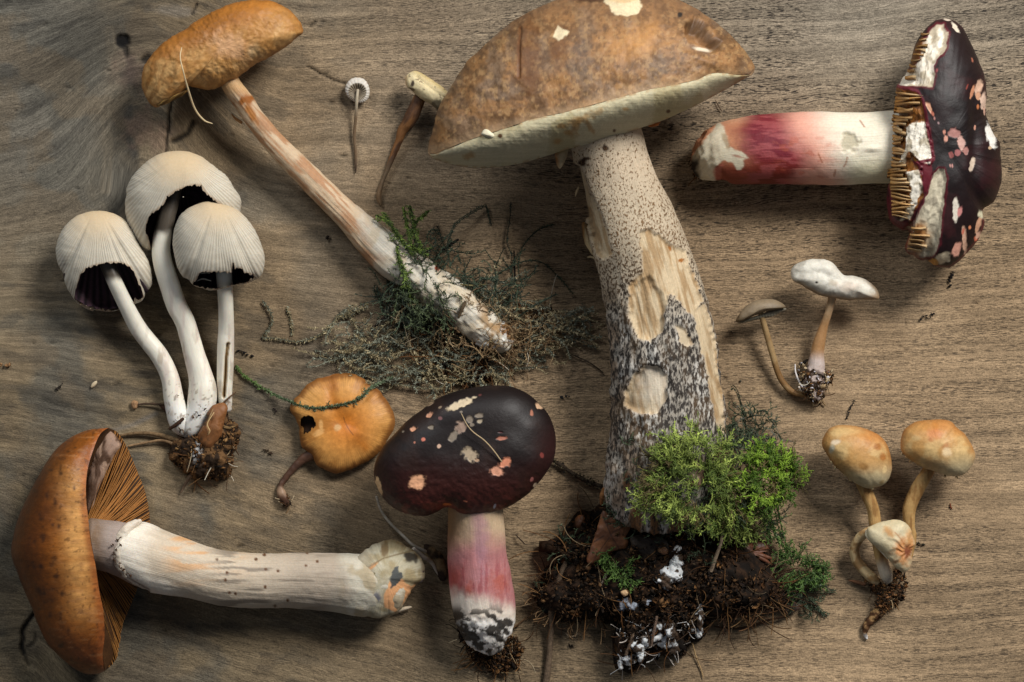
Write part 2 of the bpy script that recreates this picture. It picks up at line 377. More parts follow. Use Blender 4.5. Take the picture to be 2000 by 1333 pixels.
# ------------------------------------------------------------------ the wooden table
def build_table():
    def axis(lo, hi, a, b, st):
        m = np.arange(a, b + st, st); n = 16
        k = (np.arange(1, n + 1) / n) ** 2
        return np.concatenate([a - (a - lo) * k[::-1], m, m[-1] + (hi - m[-1]) * k])
    xs = axis(-1600, 3600, -60, 2060, 3.4); ys = axis(-1500, 2900, -60, 1400, 3.4)
    X, Y = np.meshgrid(xs, ys); nr, nc = X.shape; X = X.ravel(); Y = Y.ravel()
    wl = ss(1000, 300, X)
    gv = Y + (np.clip(1000 - X, 0, 1400) * 0.30) * ss(420, 950, Y) - 0.10 * np.clip(X - 1200, 0, 2000) * ss(500, 0, Y) * -1
    d = np.hypot((X - 285), (Y - 190) * 0.75)
    gv = gv + 210 * np.exp(-(d / 150) ** 2) * wl + 70 * np.exp(-(np.hypot(X - 55, Y - 1240) / 90) ** 2)
    gv = gv + 34 * (fbm(X, Y, 420, 3, seed=3) - 0.5) * 2 + 10 * (fbm(X, Y, 110, 3, seed=9) - 0.5) * (0.5 + 2.2 * wl)
    gu = X + 40 * (fbm(X, Y, 300, 2, seed=5) - 0.5)
    n1 = fbm(X, Y, 330, 4, seed=1); n2 = fbm(gu / 5, gv, 34, 4, seed=2); n3 = fbm(X, Y, 90, 4, seed=8)
    warm, cool, tan = lin((150, 126, 92)), lin((134, 125, 112)), lin((160, 132, 98))
    olive, blue = lin((122, 107, 80)), lin((106, 102, 94))
    c = mix(np.tile(tan, (len(X), 1)), cool, ss(520, 0, Y) * ss(300, 1100, X) * (0.35 + 0.8 * n1))
    c = mix(c, olive, ss(900, 200, X) * 0.75); c = mix(c, olive, ss(850, 1150, Y) * ss(1600, 900, X) * 0.5)
    c = mix(c, blue, ss(460, 60, X + 160 * (n3 - .5)) * ss(760, 200, Y + 120 * (n3 - .5)) * 0.95)
    c = mix(c, lin((96, 93, 85)), ss(0.44, 0.66, fbm(X, Y, 130, 5, seed=21)) * wl * 0.8); c = mix(c, lin((70, 68, 64)), ss(.54, .66, fbm(gu / 2.2, gv, 26, 5, seed=77)) * wl * .5)
    c = mix(c, lin((116, 98, 74)), ss(0.5, 0.62, fbm(X, Y, 70, 5, seed=31)) * wl * 0.45)
    # swirl of figured grain beside the knot
    sw = line_d([(215, 60), (225, 150), (205, 210), (212, 290), (206, 370)], X, Y)
    c = mix(c, lin((128, 116, 98)), np.exp(-((sw - 3 - 6 * n3) / 5) ** 2) * 0.5)
    sw = line_d([(250, 120), (262, 200), (240, 260), (262, 300)], X, Y)
    c = mix(c, lin((62, 62, 62)), np.exp(-(sw / 14) ** 2) * 0.75 * ss(.35, .6, fbm(X, Y, 20, 4)))
    c = mix(c, lin((140, 108, 92)), em(285, 255, 42, 30, 20, X, Y, .7, .9, 16) * 0.5)
    c = mix(c, lin((120, 92, 80)), em(262, 140, 45, 30, 40, X, Y, .7, .9, 16) * 0.4)
    c = mix(c, lin((144, 138, 132)), em(340, 22, 38, 10, 5, X, Y, .6, .5, 20) * .5)
    c *= (0.92 + 0.42 * (n2 - 0.5) * 2 * (0.35 + 0.5 * wl))[:, None]
    c *= (0.80 * (1 + 0.5 * (n1 - 0.5)) * (1 - .10 * ss(700, 100, X)))[:, None]
    # stains, knot and cracks
    Z = np.zeros(len(X)); ink = lin((12, 10, 10))
    dk = np.zeros(len(X))
    dk = np.maximum(dk, em(240, 80, 15, 14, 0, X, Y, .25, .3, 8)); dk = np.maximum(dk, em(246, 100, 6, 14, -10, X, Y, .4, .3) * .8)
    dk = np.maximum(dk, em(286, 116, 12, 8, -40, X, Y, .5, .3) * .85)
    def crack(pts, wd, k):
        nonlocal dk
        dd = line_d(pts, X + 5 * (fbm(X, Y, 16, 2) - .5), Y + 5 * (fbm(X, Y, 16, 2, seed=4) - .5))
        dk = np.maximum(dk, k * ss(wd + 2, wd * 0.3, dd))
    crack([(337, 180), (334, 215), (332, 240), (327, 262), (324, 295)], 2.4, .95)
    crack([(376, 240), (366, 262), (345, 274), (338, 276)], 6, .85)
    crack([(70, 1196), (60, 1210), (50, 1224), (45, 1238), (44, 1258), (47, 1276)], 5, .95); crack([(47, 1275), (53, 1290), (58, 1300)], 3, .6)
    crack([(70, 1237), (72, 1250), (62, 1262), (52, 1263)], 2, .6)
    crack([(375, 28), (381, 14), (384, 9)], 2, .8); crack([(607, 52), (617, 42)], 3, .7)
    crack([(600, 130), (628, 144), (650, 157), (676, 164)], 1.6, .7)
    for _ in range(300):
        x, y = RNG.random() * 2000, RNG.random() * 1333
        if x > 1000 and RNG.random() < .6: continue
        L_ = RNG.uniform(2, 9); a = -0.28 if (x < 900 and y > 700) else RNG.normal(0, .15)
        m = (np.abs(X - x) < 16) & (np.abs(Y - y) < 12)
        dk[m] = np.maximum(dk[m], RNG.uniform(.2, .65) * em(x, y, L_, RNG.uniform(1.5, 2.6), math.degrees(a), X[m], Y[m], .5, .2))
    c = mix(c, ink, dk); Z -= dk * 7
    c = mix(c, lin((88, 92, 100)), np.exp(-(line_d([(205, 845), (260, 830), (305, 808)], X, Y) / 5) ** 2) * .45)
    lum = c @ np.array([.2, .7, .1]); c = c * .78 + lum[:, None] * np.array([1.04, 1.0, .9]) * .26; c *= np.array([1.27, 1.24, 1.17])
    V = np.stack([X, Y, Z + 1.2 * (n2 - .5) - 1.0], 1)
    m = bpy.data.materials.new('weathered_wood'); m.use_nodes = True; nt = m.node_tree; N = nt.nodes; L = nt.links; b = N['Principled BSDF']
    b.inputs['Roughness'].default_value = 0.7; b.inputs['Specular IOR Level'].default_value = 0.14
    at = N.new('ShaderNodeAttribute'); at.attribute_name = 'col'; s_ = N.new('ShaderNodeAttribute'); s_.attribute_name = 'st'
    pr = N.new('ShaderNodeAttribute'); pr.attribute_name = 'pore'
    def noise(sx, sy, det=3, ro=.55, off=0, dist=0):
        mp = N.new('ShaderNodeMapping'); mp.inputs['Scale'].default_value = (sx, sy, 0); mp.inputs['Location'].default_value = (off, off * 1.7, off)
        L.new(s_.outputs['Vector'], mp.inputs[0]); n = N.new('ShaderNodeTexNoise'); n.inputs['Scale'].default_value = 1; n.inputs['Detail'].default_value = det; n.inputs['Roughness'].default_value = ro
        n.inputs['Distortion'].default_value = dist; L.new(mp.outputs[0], n.inputs['Vector']); return n.outputs['Fac']
    def mr(v, a, b_, c_, d_):
        r = N.new('ShaderNodeMapRange'); r.interpolation_type = 'SMOOTHSTEP'
        for i, q in enumerate((a, b_, c_, d_)): r.inputs[i + 1].default_value = q
        L.new(v, r.inputs[0]); return r.outputs[0]
    def mt(op, a, b_):
        x = N.new('ShaderNodeMath'); x.operation = op
        for i, q in enumerate((a, b_)):
            if isinstance(q, (int, float)): x.inputs[i].default_value = q
            else: L.new(q, x.inputs[i])
        return x.outputs[0]
    # pores: short dark dashes gathered in rows along the grain
    dash = mr(noise(.062, .52, 1, .4, 3), .54, .60, 0, 1); rows = mr(noise(.0035, .075, 3, .6, 11), .44, .54, 0.2, 1)
    pores = mt('MULTIPLY', mt('MULTIPLY', dash, rows), pr.outputs['Fac'])
    dash2 = mr(noise(.12, .85, 1, .4, 40), .54, .61, 0, .9); rows2 = mr(noise(.004, .16, 2, .5, 60), .42, .55, 0, .9)
    pores = mt('MAXIMUM', pores, mt('MULTIPLY', mt('MULTIPLY', dash2, rows2), pr.outputs['Fac']))
    fib = noise(.012, .55, 5, .7, 7); grain = noise(.3, .3, 4, .7, 20); band = noise(.0022, .05, 4, .6, 31); mot = noise(.035, .11, 5, .7, 51)
    k = mt('MULTIPLY', mt('MULTIPLY', mr(fib, .25, .75, .77, 1.23), mr(mot, .3, .7, .80, 1.2)), mt('MULTIPLY', mr(grain, .25, .75, .66, 1.34), mr(band, .3, .7, .80, 1.2)))
    x = N.new('ShaderNodeVectorMath'); x.operation = 'SCALE'; L.new(at.outputs['Color'], x.inputs[0]); L.new(k, x.inputs['Scale'])
    mx = N.new('ShaderNodeMix'); mx.data_type = 'RGBA'; L.new(mt('MULTIPLY', pores, .78), mx.inputs[0]); L.new(x.outputs[0], mx.inputs[6]); mx.inputs[7].default_value = (*lin((34, 30, 28)), 1)
    L.new(mx.outputs[2], b.inputs['Base Color'])
    h = mt('SUBTRACT', mt('ADD', mt('MULTIPLY', grain, .9), mt('MULTIPLY', fib, .5)), mt('MULTIPLY', pores, .9))
    bp = N.new('ShaderNodeBump'); bp.inputs['Strength'].default_value = .55; bp.inputs['Distance'].default_value = 2.5 * S
    L.new(h, bp.inputs['Height']); L.new(bp.outputs[0], b.inputs['Normal'])
    pore = 0.5 + 0.65 * ss(500, 1150, X) * (0.55 + .5 * ss(700, 200, Y)); pore *= (1 - 0.5 * ss(0.55, 0.7, n1)) * (1 - dk)
    o = mk('table_top', V, grid(nr, nc), c, m, st=np.stack([gu, gv, 0 * gu], 1), extra={'pore': pore}, closed_fix=False)
    if o.data.polygons[0].normal.z < 0: o.data.flip_normals()
    o['kind'] = 'structure'; o['label'] = 'weathered grey brown wooden table top with cracks and open pores'
build_table()

# ------------------------------------------------------------------ rusty orange gilled mushroom, bottom left
def loft_cap(name, T, Fr, Lr, zc, zf, zl, mat, parent, colf, n=240, lip=6, disp=(1.5, 40), zb=4, na=60, dispf=None, label=None):
    """Dome between the front rim Fr and the crown outline T, then down and round to the far rim Lr."""
    T, Fr, Lr = crom(T, n), crom(Fr, n), crom(Lr, n)
    tau = np.linspace(-1, 1, n); pr = np.sqrt(np.clip(1 - tau ** 2, 0, 1)) ** 0.9
    hf = zc + (zf - zc) * pr; hl = zc + (zl - zc) * pr
    rows = []
    a = np.linspace(0, math.pi / 2, na)
    for q in a:
        rows.append(np.column_stack([Fr + (T - Fr) * math.sin(q) ** 1.0, zc * .8 + (hf - zc * .8) * math.cos(q) ** .8]))
    for q in np.linspace(0, math.pi / 2, 16)[1:]:
        rows.append(np.column_stack([T + (Lr - T) * (1 - math.cos(q)), zc * .8 + (hl - zc * .8) * math.sin(q)]))
    V = np.stack(rows); F = grid(len(rows), n)
    V = V.reshape(-1, 3)
    if disp[0] or dispf:
        Nn = vnorm(V, F); Nn *= np.sign(Nn[n // 2, 2] + 1e-9)
        V = V + Nn * ((fbm(V[:, 0], V[:, 1], disp[1], 4, V[:, 2]) - .5) * 2 * disp[0])[:, None]
        if dispf: V = V + Nn * dispf(V)[:, None]
    V[:, 2] = np.maximum(V[:, 2], 0.6)
    st = np.column_stack([np.repeat(np.arange(len(rows)) * 4.0, n), np.tile(np.arange(n) * 3.0, len(rows)), np.zeros(len(V))])
    return mk(name, V, F, colf(V[:, 0], V[:, 1]), mat, parent, st=st, closed_fix=False, label=label), (T, Fr, Lr, hf, hl, pr)
def under_surface(name, Fr, Lr, hf, hl, pr, mid, mat, parent, colf, bulge=None, dispf=None, nr=40, back=0.0, T=None):
    """Surface from just inside the front rim down to the far rim; mid gives how far below the rim it drops at once."""
    n = len(Fr); rows = []
    if T is not None and back:
        Fb = Fr + (T - Fr) * back
        for k in (0.0, 0.12, .35, .65, 1.0): rows.append(np.column_stack([Fr + (Fb - Fr) * k * pr[:, None] + 0 * Fr, hf - (hf - mid) * k ** .8 * (0.15 + .85 * pr)]))
        S0 = rows[-1][:, :2]; z0 = rows[-1][:, 2]
    else: S0 = Fr; z0 = hf - 1
    for k in np.linspace(0, 1, nr):
        b = 0 if bulge is None else bulge * pr * math.sin(math.pi * min(k, 1)) 
        rows.append(np.column_stack([S0 + (Lr - S0) * k, z0 + (hl - z0) * (k if bulge is None else k ** 1.6) + b]))
    V = np.stack(rows).reshape(-1, 3); F = grid(len(rows), n)
    if dispf: V[:, 2] += dispf(V)
    V[:, 2] = np.maximum(V[:, 2], .7)
    return mk(name, V, F, colf(V[:, 0], V[:, 1]), mat, parent, closed_fix=False)
def gill_blades(parent, apex, az, ends, ez, h, th, col, mat, n_seg=10, start=0.25, wave=1.0):
    for (ex, ey), z1 in zip(ends, ez):
        t = np.linspace(start, 1, n_seg); dx, dy = ex - apex[0], ey - apex[1]; L = math.hypot(dx, dy)
        px, py = -dy / L, dx / L; ph = RNG.random() * 6
        wv = wave * np.sin(t * 7 + ph) + 3.2 * wave * np.sin(math.pi * t) * (1 if dy < 0 else -1)
        cx = apex[0] + dx * t + px * wv; cy = apex[1] + dy * t + py * wv; z = az + (z1 - az) * t
        hh = h * (0.35 + 0.65 * np.sin(np.clip((t - start) / (1 - start) * 1.1 + .12, 0, 1) * math.pi) ** .6) * RNG.uniform(.7, 1.1)
        w_ = th * (1 - 0.3 * t)
        V = np.concatenate([np.column_stack([cx - px * w_, cy - py * w_, z - 2]), np.column_stack([cx, cy, z + hh]), np.column_stack([cx + px * w_, cy + py * w_, z - 2])])
        V[:, 2] = np.maximum(V[:, 2], .8)
        i = np.arange(n_seg - 1); F = np.concatenate([np.column_stack([i, i + 1, i + 1 + n_seg, i + n_seg]), np.column_stack([i + n_seg, i + 1 + n_seg, i + 1 + 2 * n_seg, i + 2 * n_seg])])
        c = col * RNG.uniform(.8, 1.2)
        mk('gill', V, F, np.vstack([np.tile(c * .6, (n_seg, 1)), np.tile(c * 1.15, (n_seg, 1)), np.tile(c * .6, (n_seg, 1))]), mat, parent, closed_fix=False)

def rusty_mushroom():
    t = thing('rusty_mushroom', 'large rusty orange mushroom lying on its side with thick pale stem and brown gills', 'mushroom', 300, 1080)
    T = [(212, 836), (169, 841), (135, 858), (104, 885), (81, 920), (58, 962), (38, 1005), (25, 1051), (22, 1082), (31, 1112), (46, 1151), (62, 1186), (73, 1213), (92, 1255), (115, 1282), (142, 1305), (165, 1315), (189, 1316), (205, 1311)]
    Fr = [(212, 836), (196, 848), (183, 877), (171, 920), (168, 958), (171, 1001), (177, 1051), (187, 1105), (194, 1151), (202, 1197), (204, 1240), (201, 1274), (205, 1311)]
    Lr = [(212, 836), (231, 847), (250, 878), (269, 924), (285, 966), (293, 1020), (290, 1070), (281, 1110), (269, 1147), (254, 1186), (239, 1220), (233, 1255), (225, 1290), (205, 1311)]
    specks = [(84, 1052, 6, 9), (106, 1090, 6, 7), (110, 1126, 6, 6), (122, 1160, 5, 6), (76, 1156, 6, 9), (133, 1231, 5, 5), (97, 1201, 5, 6), (118, 1200, 5, 5), (119, 1260, 7, 6), (80, 1012, 7, 9),
              (115, 1028, 4, 5), (108, 980, 4, 9), (100, 918, 6, 4), (118, 925, 5, 5), (145, 955, 3, 6), (70, 960, 5, 4), (92, 968, 5, 8), (66, 1108, 5, 6), (86, 1160, 4, 4), (102, 1026, 4, 4), (185, 1153, 3, 4), (80, 1105, 5, 7)]
    def cc(X, Y):
        c = mix(np.tile(lin((138, 76, 14)), (len(X), 1)), lin((78, 38, 6)), ss(135, 30, X - 50 * (fbm(X, Y, 60, 4) - .5) - 0.18 * np.abs(Y - 1080)))  # left slope coloured darker brown to give the shade facing away from the window
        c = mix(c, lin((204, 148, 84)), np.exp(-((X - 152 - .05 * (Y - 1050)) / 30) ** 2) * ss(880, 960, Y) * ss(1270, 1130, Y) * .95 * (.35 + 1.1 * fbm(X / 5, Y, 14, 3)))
        c = mix(c, lin((96, 48, 20)), ss(1180, 1300, Y) * .75); c = mix(c, lin((150, 82, 38)), ss(20, 4, np.abs(X - np.interp(Y, [836, 920, 1000, 1105, 1200, 1311], [206, 172, 170, 187, 202, 205]))) * .7)
        c = mix(c, lin((84, 44, 16)), ss(.48, .64, fbm(X, Y, 40, 5, seed=5)) * ss(165, 60, X) * .6)
        for x, y, rx, ry in specks: c = mix(c, lin((52, 28, 12)), em(x, y, rx * .75, ry * .8, 0, X, Y, .8, .8, 5) * .75)
        c = mix(c, lin((60, 32, 12)), ss(.66, .74, fbm(X, Y, 7, 3, seed=33)) * .5); c = mix(c, lin((176, 124, 78)), ss(.6, .7, fbm(X / 4, Y, 5, 3, seed=34)) * ss(80, 150, X) * .35)
        return c
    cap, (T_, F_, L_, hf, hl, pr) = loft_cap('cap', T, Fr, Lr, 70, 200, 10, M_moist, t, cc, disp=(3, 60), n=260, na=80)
    us = lambda X, Y: mix(np.tile(lin((70, 44, 20)), (len(X), 1)), lin((46, 26, 10)), fbm(X, Y, 20, 3))
    g = under_surface('gill_bed', F_, L_, hf, hl, pr, 62, M_gill, t, us, T=T_, back=.14)
    idx = np.linspace(6, 254, 130).astype(int)
    gill_blades(t, (150, 1066), 75, [L_[i] for i in idx], [max(12, hl[i] + 5) for i in idx], 12, 1.5, lin((158, 108, 54)), M_gill, start=.2, wave=1.6)
    # torn veil: pale grey film across the upper gills
    vp = [(182, 880), (196, 852), (214, 842), (236, 866), (222, 890), (206, 925), (192, 960), (182, 1000), (171, 1010), (169, 950)]
    blob('veil', vp, (192, 905), 62, 22, 6, M_flesh, t, lambda X, Y, a, d: mix(mix(np.tile(lin((150, 122, 104)), (len(X), 1)), lin((84, 60, 44)), ss(.42, .6, fbm(X, Y * .4, 10, 4))), lin((176, 146, 124)), ss(.62, .72, fbm(X * 2, Y * .6, 14, 3))), nt=90, ns=20, disp=(3, 14))
    # stem
    bz = [(170, 1060, 95, 48), (205, 1066, 92, 50), (240, 1074, 88, 53), (281, 1086, 82, 60), (343, 1105, 76, 57), (398, 1121, 68, 53), (440, 1130, 62, 54), (489, 1134, 58, 54), (530, 1135, 56, 54), (575, 1134, 55, 54), (650, 1138, 56, 57), (700, 1143, 58, 60), (745, 1150, 56, 54), (775, 1156, 48, 42)]
    def sc(X, Y, u):
        c = mix(np.tile(lin((196, 180, 158)), (len(X), 1)), lin((160, 146, 130)), ss(420, 640, X) * .8)
        c = mix(c, lin((206, 152, 96)), np.clip(ss(300, 360, X) * ss(520, 380, X) * ss(.42, .62, fbm(X / 6, Y, 9, 3, seed=2)) * ss(1170, 1080, Y), 0, 1) * .8)
        c = mix(c, lin((112, 100, 88)), ss(.56, .66, fbm(X / 12, Y, 6, 3, seed=7)) * ss(380, 450, X) * ss(690, 560, X) * .7)
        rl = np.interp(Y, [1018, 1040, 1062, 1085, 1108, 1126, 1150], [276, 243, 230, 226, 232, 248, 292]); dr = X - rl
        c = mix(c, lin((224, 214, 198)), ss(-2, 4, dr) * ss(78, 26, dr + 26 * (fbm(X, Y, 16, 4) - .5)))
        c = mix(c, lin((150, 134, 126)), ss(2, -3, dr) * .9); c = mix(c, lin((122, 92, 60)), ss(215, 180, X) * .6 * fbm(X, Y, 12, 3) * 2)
        c = mix(c, lin((196, 190, 172)), ss(640, 700, X + 60 * (fbm(X, Y, 40, 3) - .5)) * .8)
        c = mix(c, lin((150, 128, 88)), ss(.5, .62, fbm(X, Y, 30, 3, seed=4)) * ss(650, 700, X) * .6)
        for x, y in [(519, 1112), (516, 1084), (562, 1173), (537, 1184), (620, 1097), (518, 1147), (448, 1158), (443, 1119), (597, 1105), (440, 1133), (600, 1080), (500, 1093), (543, 1116), (424, 1093), (460, 1160)]:
            c = mix(c, lin((92, 60, 34)), em(x, y, 3, 3, 0, X, Y, .4, .4))
        return c
    def rd(V):
        X, Y = V[:, 0], V[:, 1]; dr = X - np.interp(Y, [1018, 1040, 1062, 1085, 1108, 1126, 1150], [276, 243, 230, 226, 232, 248, 292])
        return ss(-3, 3, dr) * ss(70, 14, dr) * 5 + ss(640, 720, X) * 5 * (fbm(X, Y, 26, 4) - .5) * 2
    tube('stem', bz, M_flesh, t, sc, step=2.6, disp=(1.6, 26), ridges=(46, .012), capr=(.3, .3), dispf=rd)
    # cottony ring with a dark-specked edge
    tube('ring', [(274, 1019, 106, 4), (260, 1025, 117, 8), (248, 1034, 126, 10), (240, 1048, 131, 11), (234, 1068, 134, 11), (232, 1086, 133, 11), (237, 1104, 127, 11), (248, 1120, 116, 10), (262, 1132, 106, 8), (278, 1142, 91, 7), (292, 1151, 74, 4)], M_flesh, t,
         lambda X, Y, u: mix(np.tile(lin((216, 206, 190)), (len(X), 1)), lin((196, 180, 160)), fbm(X, Y, 9, 3)), step=1.8, disp=(4, 12))
    for i, (x, y) in enumerate([(262, 1019), (255, 1025), (247, 1031), (242, 1040), (236, 1045), (231, 1055), (234, 1050), (226, 1065), (227, 1074), (224, 1083), (228, 1093), (230, 1100), (236, 1108), (241, 1116), (247, 1122), (254, 1126), (262, 1130), (268, 1133), (275, 1138), (282, 1142), (270, 1137), (278, 1143), (288, 1147), (266, 1024), (233, 1066), (240, 1050), (258, 1030)]):
        n_ = 1; Cc = np.array([[x + RNG.normal(0, 1.5), y + RNG.normal(0, 1.5), 0.0]]); Cc[0, 2] = 84 + math.sqrt(max(0, 62 ** 2 - (y - 1082) ** 2)) + 2
        V, F, C = chips(np.repeat(Cc, 3, 0) + RNG.normal(0, 1.6, (3, 3)), np.full(3, 2.6), np.tile(lin((72, 50, 34)), (3, 1)))
        mk('spore_speck', V, F, C, M_dull, t, smooth=False)
    # dry leaf stuck round the base
    lf = [(695, 1095), (725, 1067), (762, 1054), (790, 1064), (812, 1078), (826, 1098), (828, 1130), (812, 1143), (800, 1160), (792, 1176), (778, 1196), (752, 1205), (735, 1208), (700, 1200), (684, 1180), (690, 1140)]
    def lc(X, Y, a, d):
        c = mix(np.tile(lin((176, 168, 144)), (len(X), 1)), lin((152, 138, 106)), ss(.36, .66, fbm(X, Y, 16, 5, seed=3)))
        c = mix(c, lin((204, 198, 182)), ss(.52, .66, fbm(X, Y, 30, 5, seed=8)) * .8 * ss(770, 720, X))
        c = mix(c, lin((216, 160, 112)), pm([(770, 1121), (782, 1128), (802, 1145), (826, 1140), (806, 1158), (790, 1178), (772, 1197), (752, 1187), (748, 1170), (755, 1150)], X, Y, 1.5, 4, 10))
        c = mix(c, lin((72, 74, 72)), pm([(770, 1106), (778, 1108), (784, 1124), (779, 1142), (764, 1148), (761, 1130)], X, Y, 1.5, 6, 7)); c = mix(c, lin((92, 92, 110)), em(733, 1170, 9, 12, 30, X, Y, .4, .4) * .8)
        c = mix(c, lin((40, 34, 28)), em(803, 1088, 14, 10, 10, X, Y, .4, .5) * .95); c = mix(c, lin((108, 84, 50)), em(751, 1071, 8, 14, 0, X, Y, .3, .3) * .8)
        c = mix(c, lin((196, 126, 60)), em(725, 1108, 18, 4, -38, X, Y, .3, .2) * .8)
        c = mix(c, lin((118, 104, 60)), ss(2.2, .8, line_d([(692, 1197), (712, 1160), (731, 1120)], X, Y)))
        c = mix(c, lin((120, 104, 74)), ss(2.4, .8, line_d([(712, 1112), (750, 1090), (812, 1074)], X, Y)) * .8)
        c = mix(c, lin((176, 166, 146)), ss(745, 700, X + 20 * (fbm(X, Y, 14, 3) - .5)) * .8)
        return mix(c, lin((120, 96, 60)), ss(6, 1, sdist(lf, X, Y)) * .5 * ss(720, 760, X))
    blob('dry_leaf', lf, (755, 1130), 62, 52, 3, M_flesh, t, lc, nt=260, ns=60, disp=(3, 34), edge_n=2.5, p=1.6, q=1.8, label='pale dry leaf with an orange torn patch wrapped on the stem base', slope=(-.25, 0))
    blob('leaf_curl', [(803, 1098), (822, 1098), (829, 1118), (826, 1136), (812, 1140), (801, 1130)], (814, 1118), 46, 16, 4, M_gloss, t, lambda X, Y, a, d: mix(np.tile(lin((72, 56, 52)), (len(X), 1)), lin((116, 104, 100)), ss(.5, .65, fbm(X, Y / 4, 6, 3))), nt=60, ns=16, disp=(1.5, 8))
    tube('leaf_tip', [(772, 1196, 10, 2), (790, 1189, 14, 3.5), (803, 1186, 10, 2)], M_flesh, t, (214, 196, 170))
    tube('leaf_stalk', [(735, 970, 22, 2.6), (744, 997, 22, 2.8), (760, 1020, 22, 3), (785, 1045, 24, 3), (808, 1066, 36, 3.2), (832, 1078, 30, 3)], M_flesh, t, lambda X, Y, u: mix(np.tile(lin((168, 160, 146)), (len(X), 1)), lin((120, 108, 92)), fbm(X, Y, 9, 3)), step=2)
    tube('leaf_stalk', [(808, 1072, 36, 5), (824, 1086, 28, 4.5), (842, 1098, 18, 4), (852, 1116, 10, 2.4), (857, 1126, 6, 1)], M_flesh, t, lambda X, Y, u: mix(np.tile(lin((206, 198, 184)), (len(X), 1)), lin((120, 92, 60)), fbm(X, Y, 12, 3)), step=2)
    blob('leaf_scrap', [(828, 1062), (852, 1072), (868, 1092), (872, 1128), (860, 1134), (846, 1108), (832, 1084)], (852, 1098), 5, 8, 2, M_dull, t, lambda X, Y, a, d: mix(np.tile(lin((128, 106, 76)), (len(X), 1)), lin((48, 36, 28)), ss(.4, .6, fbm(X, Y, 16, 3))), nt=60, ns=14, disp=(2, 10), edge_n=3)
rusty_mushroom()

# ------------------------------------------------------------------ soil, roots and litter
EARTH = [(52, 36, 22), (38, 27, 18), (84, 56, 30), (24, 19, 15), (110, 78, 46), (66, 44, 26)]
RUST = [(86, 56, 30), (66, 44, 26), (112, 80, 48), (48, 34, 22)]
PALE = [(178, 160, 130), (150, 128, 96), (200, 190, 170)]
def litter(name, parent, poly, n, zfun, pal=EARTH, size=(2, 6), nfib=80, fibpal=None, fl=(20, 60), fr=(.6, 1.4), label=None, elong=2.2, zs=4):
    P = inpoly(poly, n); z = zfun(P[:, 0], P[:, 1]) + np.abs(RNG.normal(0, zs, n))
    sz = size[0] + (size[1] - size[0]) * RNG.random(n) ** 2
    A = chips(np.column_stack([P, z]), sz, pick(pal, n), .45, elong)
    if not nfib: V, F, C = A[0], [A[1]], A[2]
    else:
        Q = inpoly(poly, nfib); paths = []
        for x, y in Q:
            z0 = float(zfun(np.array([x]), np.array([y]))[0]) + RNG.uniform(0, 7)
            paths.append(wander((x, y, z0), RNG.uniform(0, 6.28), RNG.uniform(*fl), 9, .07, .12, 1.5, z0 + 14))
        B = fibers(paths, RNG.uniform(fr[0], fr[1], nfib), pick(fibpal or (RUST + PALE[:2]), nfib), 3)
        V, F, C = join(A, B)
    V[:, 2] = np.maximum(V[:, 2], .7)
    return mk(name, V, F, C, M_dull, parent, smooth=False, kind='stuff', label=label, closed_fix=False)
def dome(poly, c, h, base=2.0):
    rf = outline_r(poly, *c)
    def f(X, Y):
        r = np.hypot(X - c[0], Y - c[1]) / (rf(np.arctan2(Y - c[1], X - c[0])) + 1e-6)
        return base + h * np.sqrt(np.clip(1 - r ** 2, 0, 1)) * (.7 + .6 * fbm(X, Y, 30, 3))
    return f
def clod(name, parent, poly, c, h, pal=(34, 25, 18), pal2=(74, 52, 32), white=None, disp=(7, 16), label=None):
    def cf(X, Y, a, d):
        k = mix(np.tile(lin(pal), (len(X), 1)), lin(pal2), ss(.45, .62, fbm(X, Y, 9, 4)))
        for w_ in (white or []): k = mix(k, lin((206, 204, 200)), em(*w_, X, Y, .4, .9, 8))
        return k
    return blob(name, poly, c, 6, h, 5, M_dull, parent, cf, nt=200, ns=60, disp=disp, edge_n=5, label=label)
def twig(parent, pts, col, name='twig', mat=None, **k):
    c0 = lin(col)
    return tube(name, pts, mat or M_dull, parent, lambda X, Y, u: mix(np.tile(c0 * 1.25, (len(X), 1)), c0 * .5, fbm(X, Y, 5, 3)), step=1.6, disp=(.5, 6), **k)
def strip_spec(c, n=3): return c

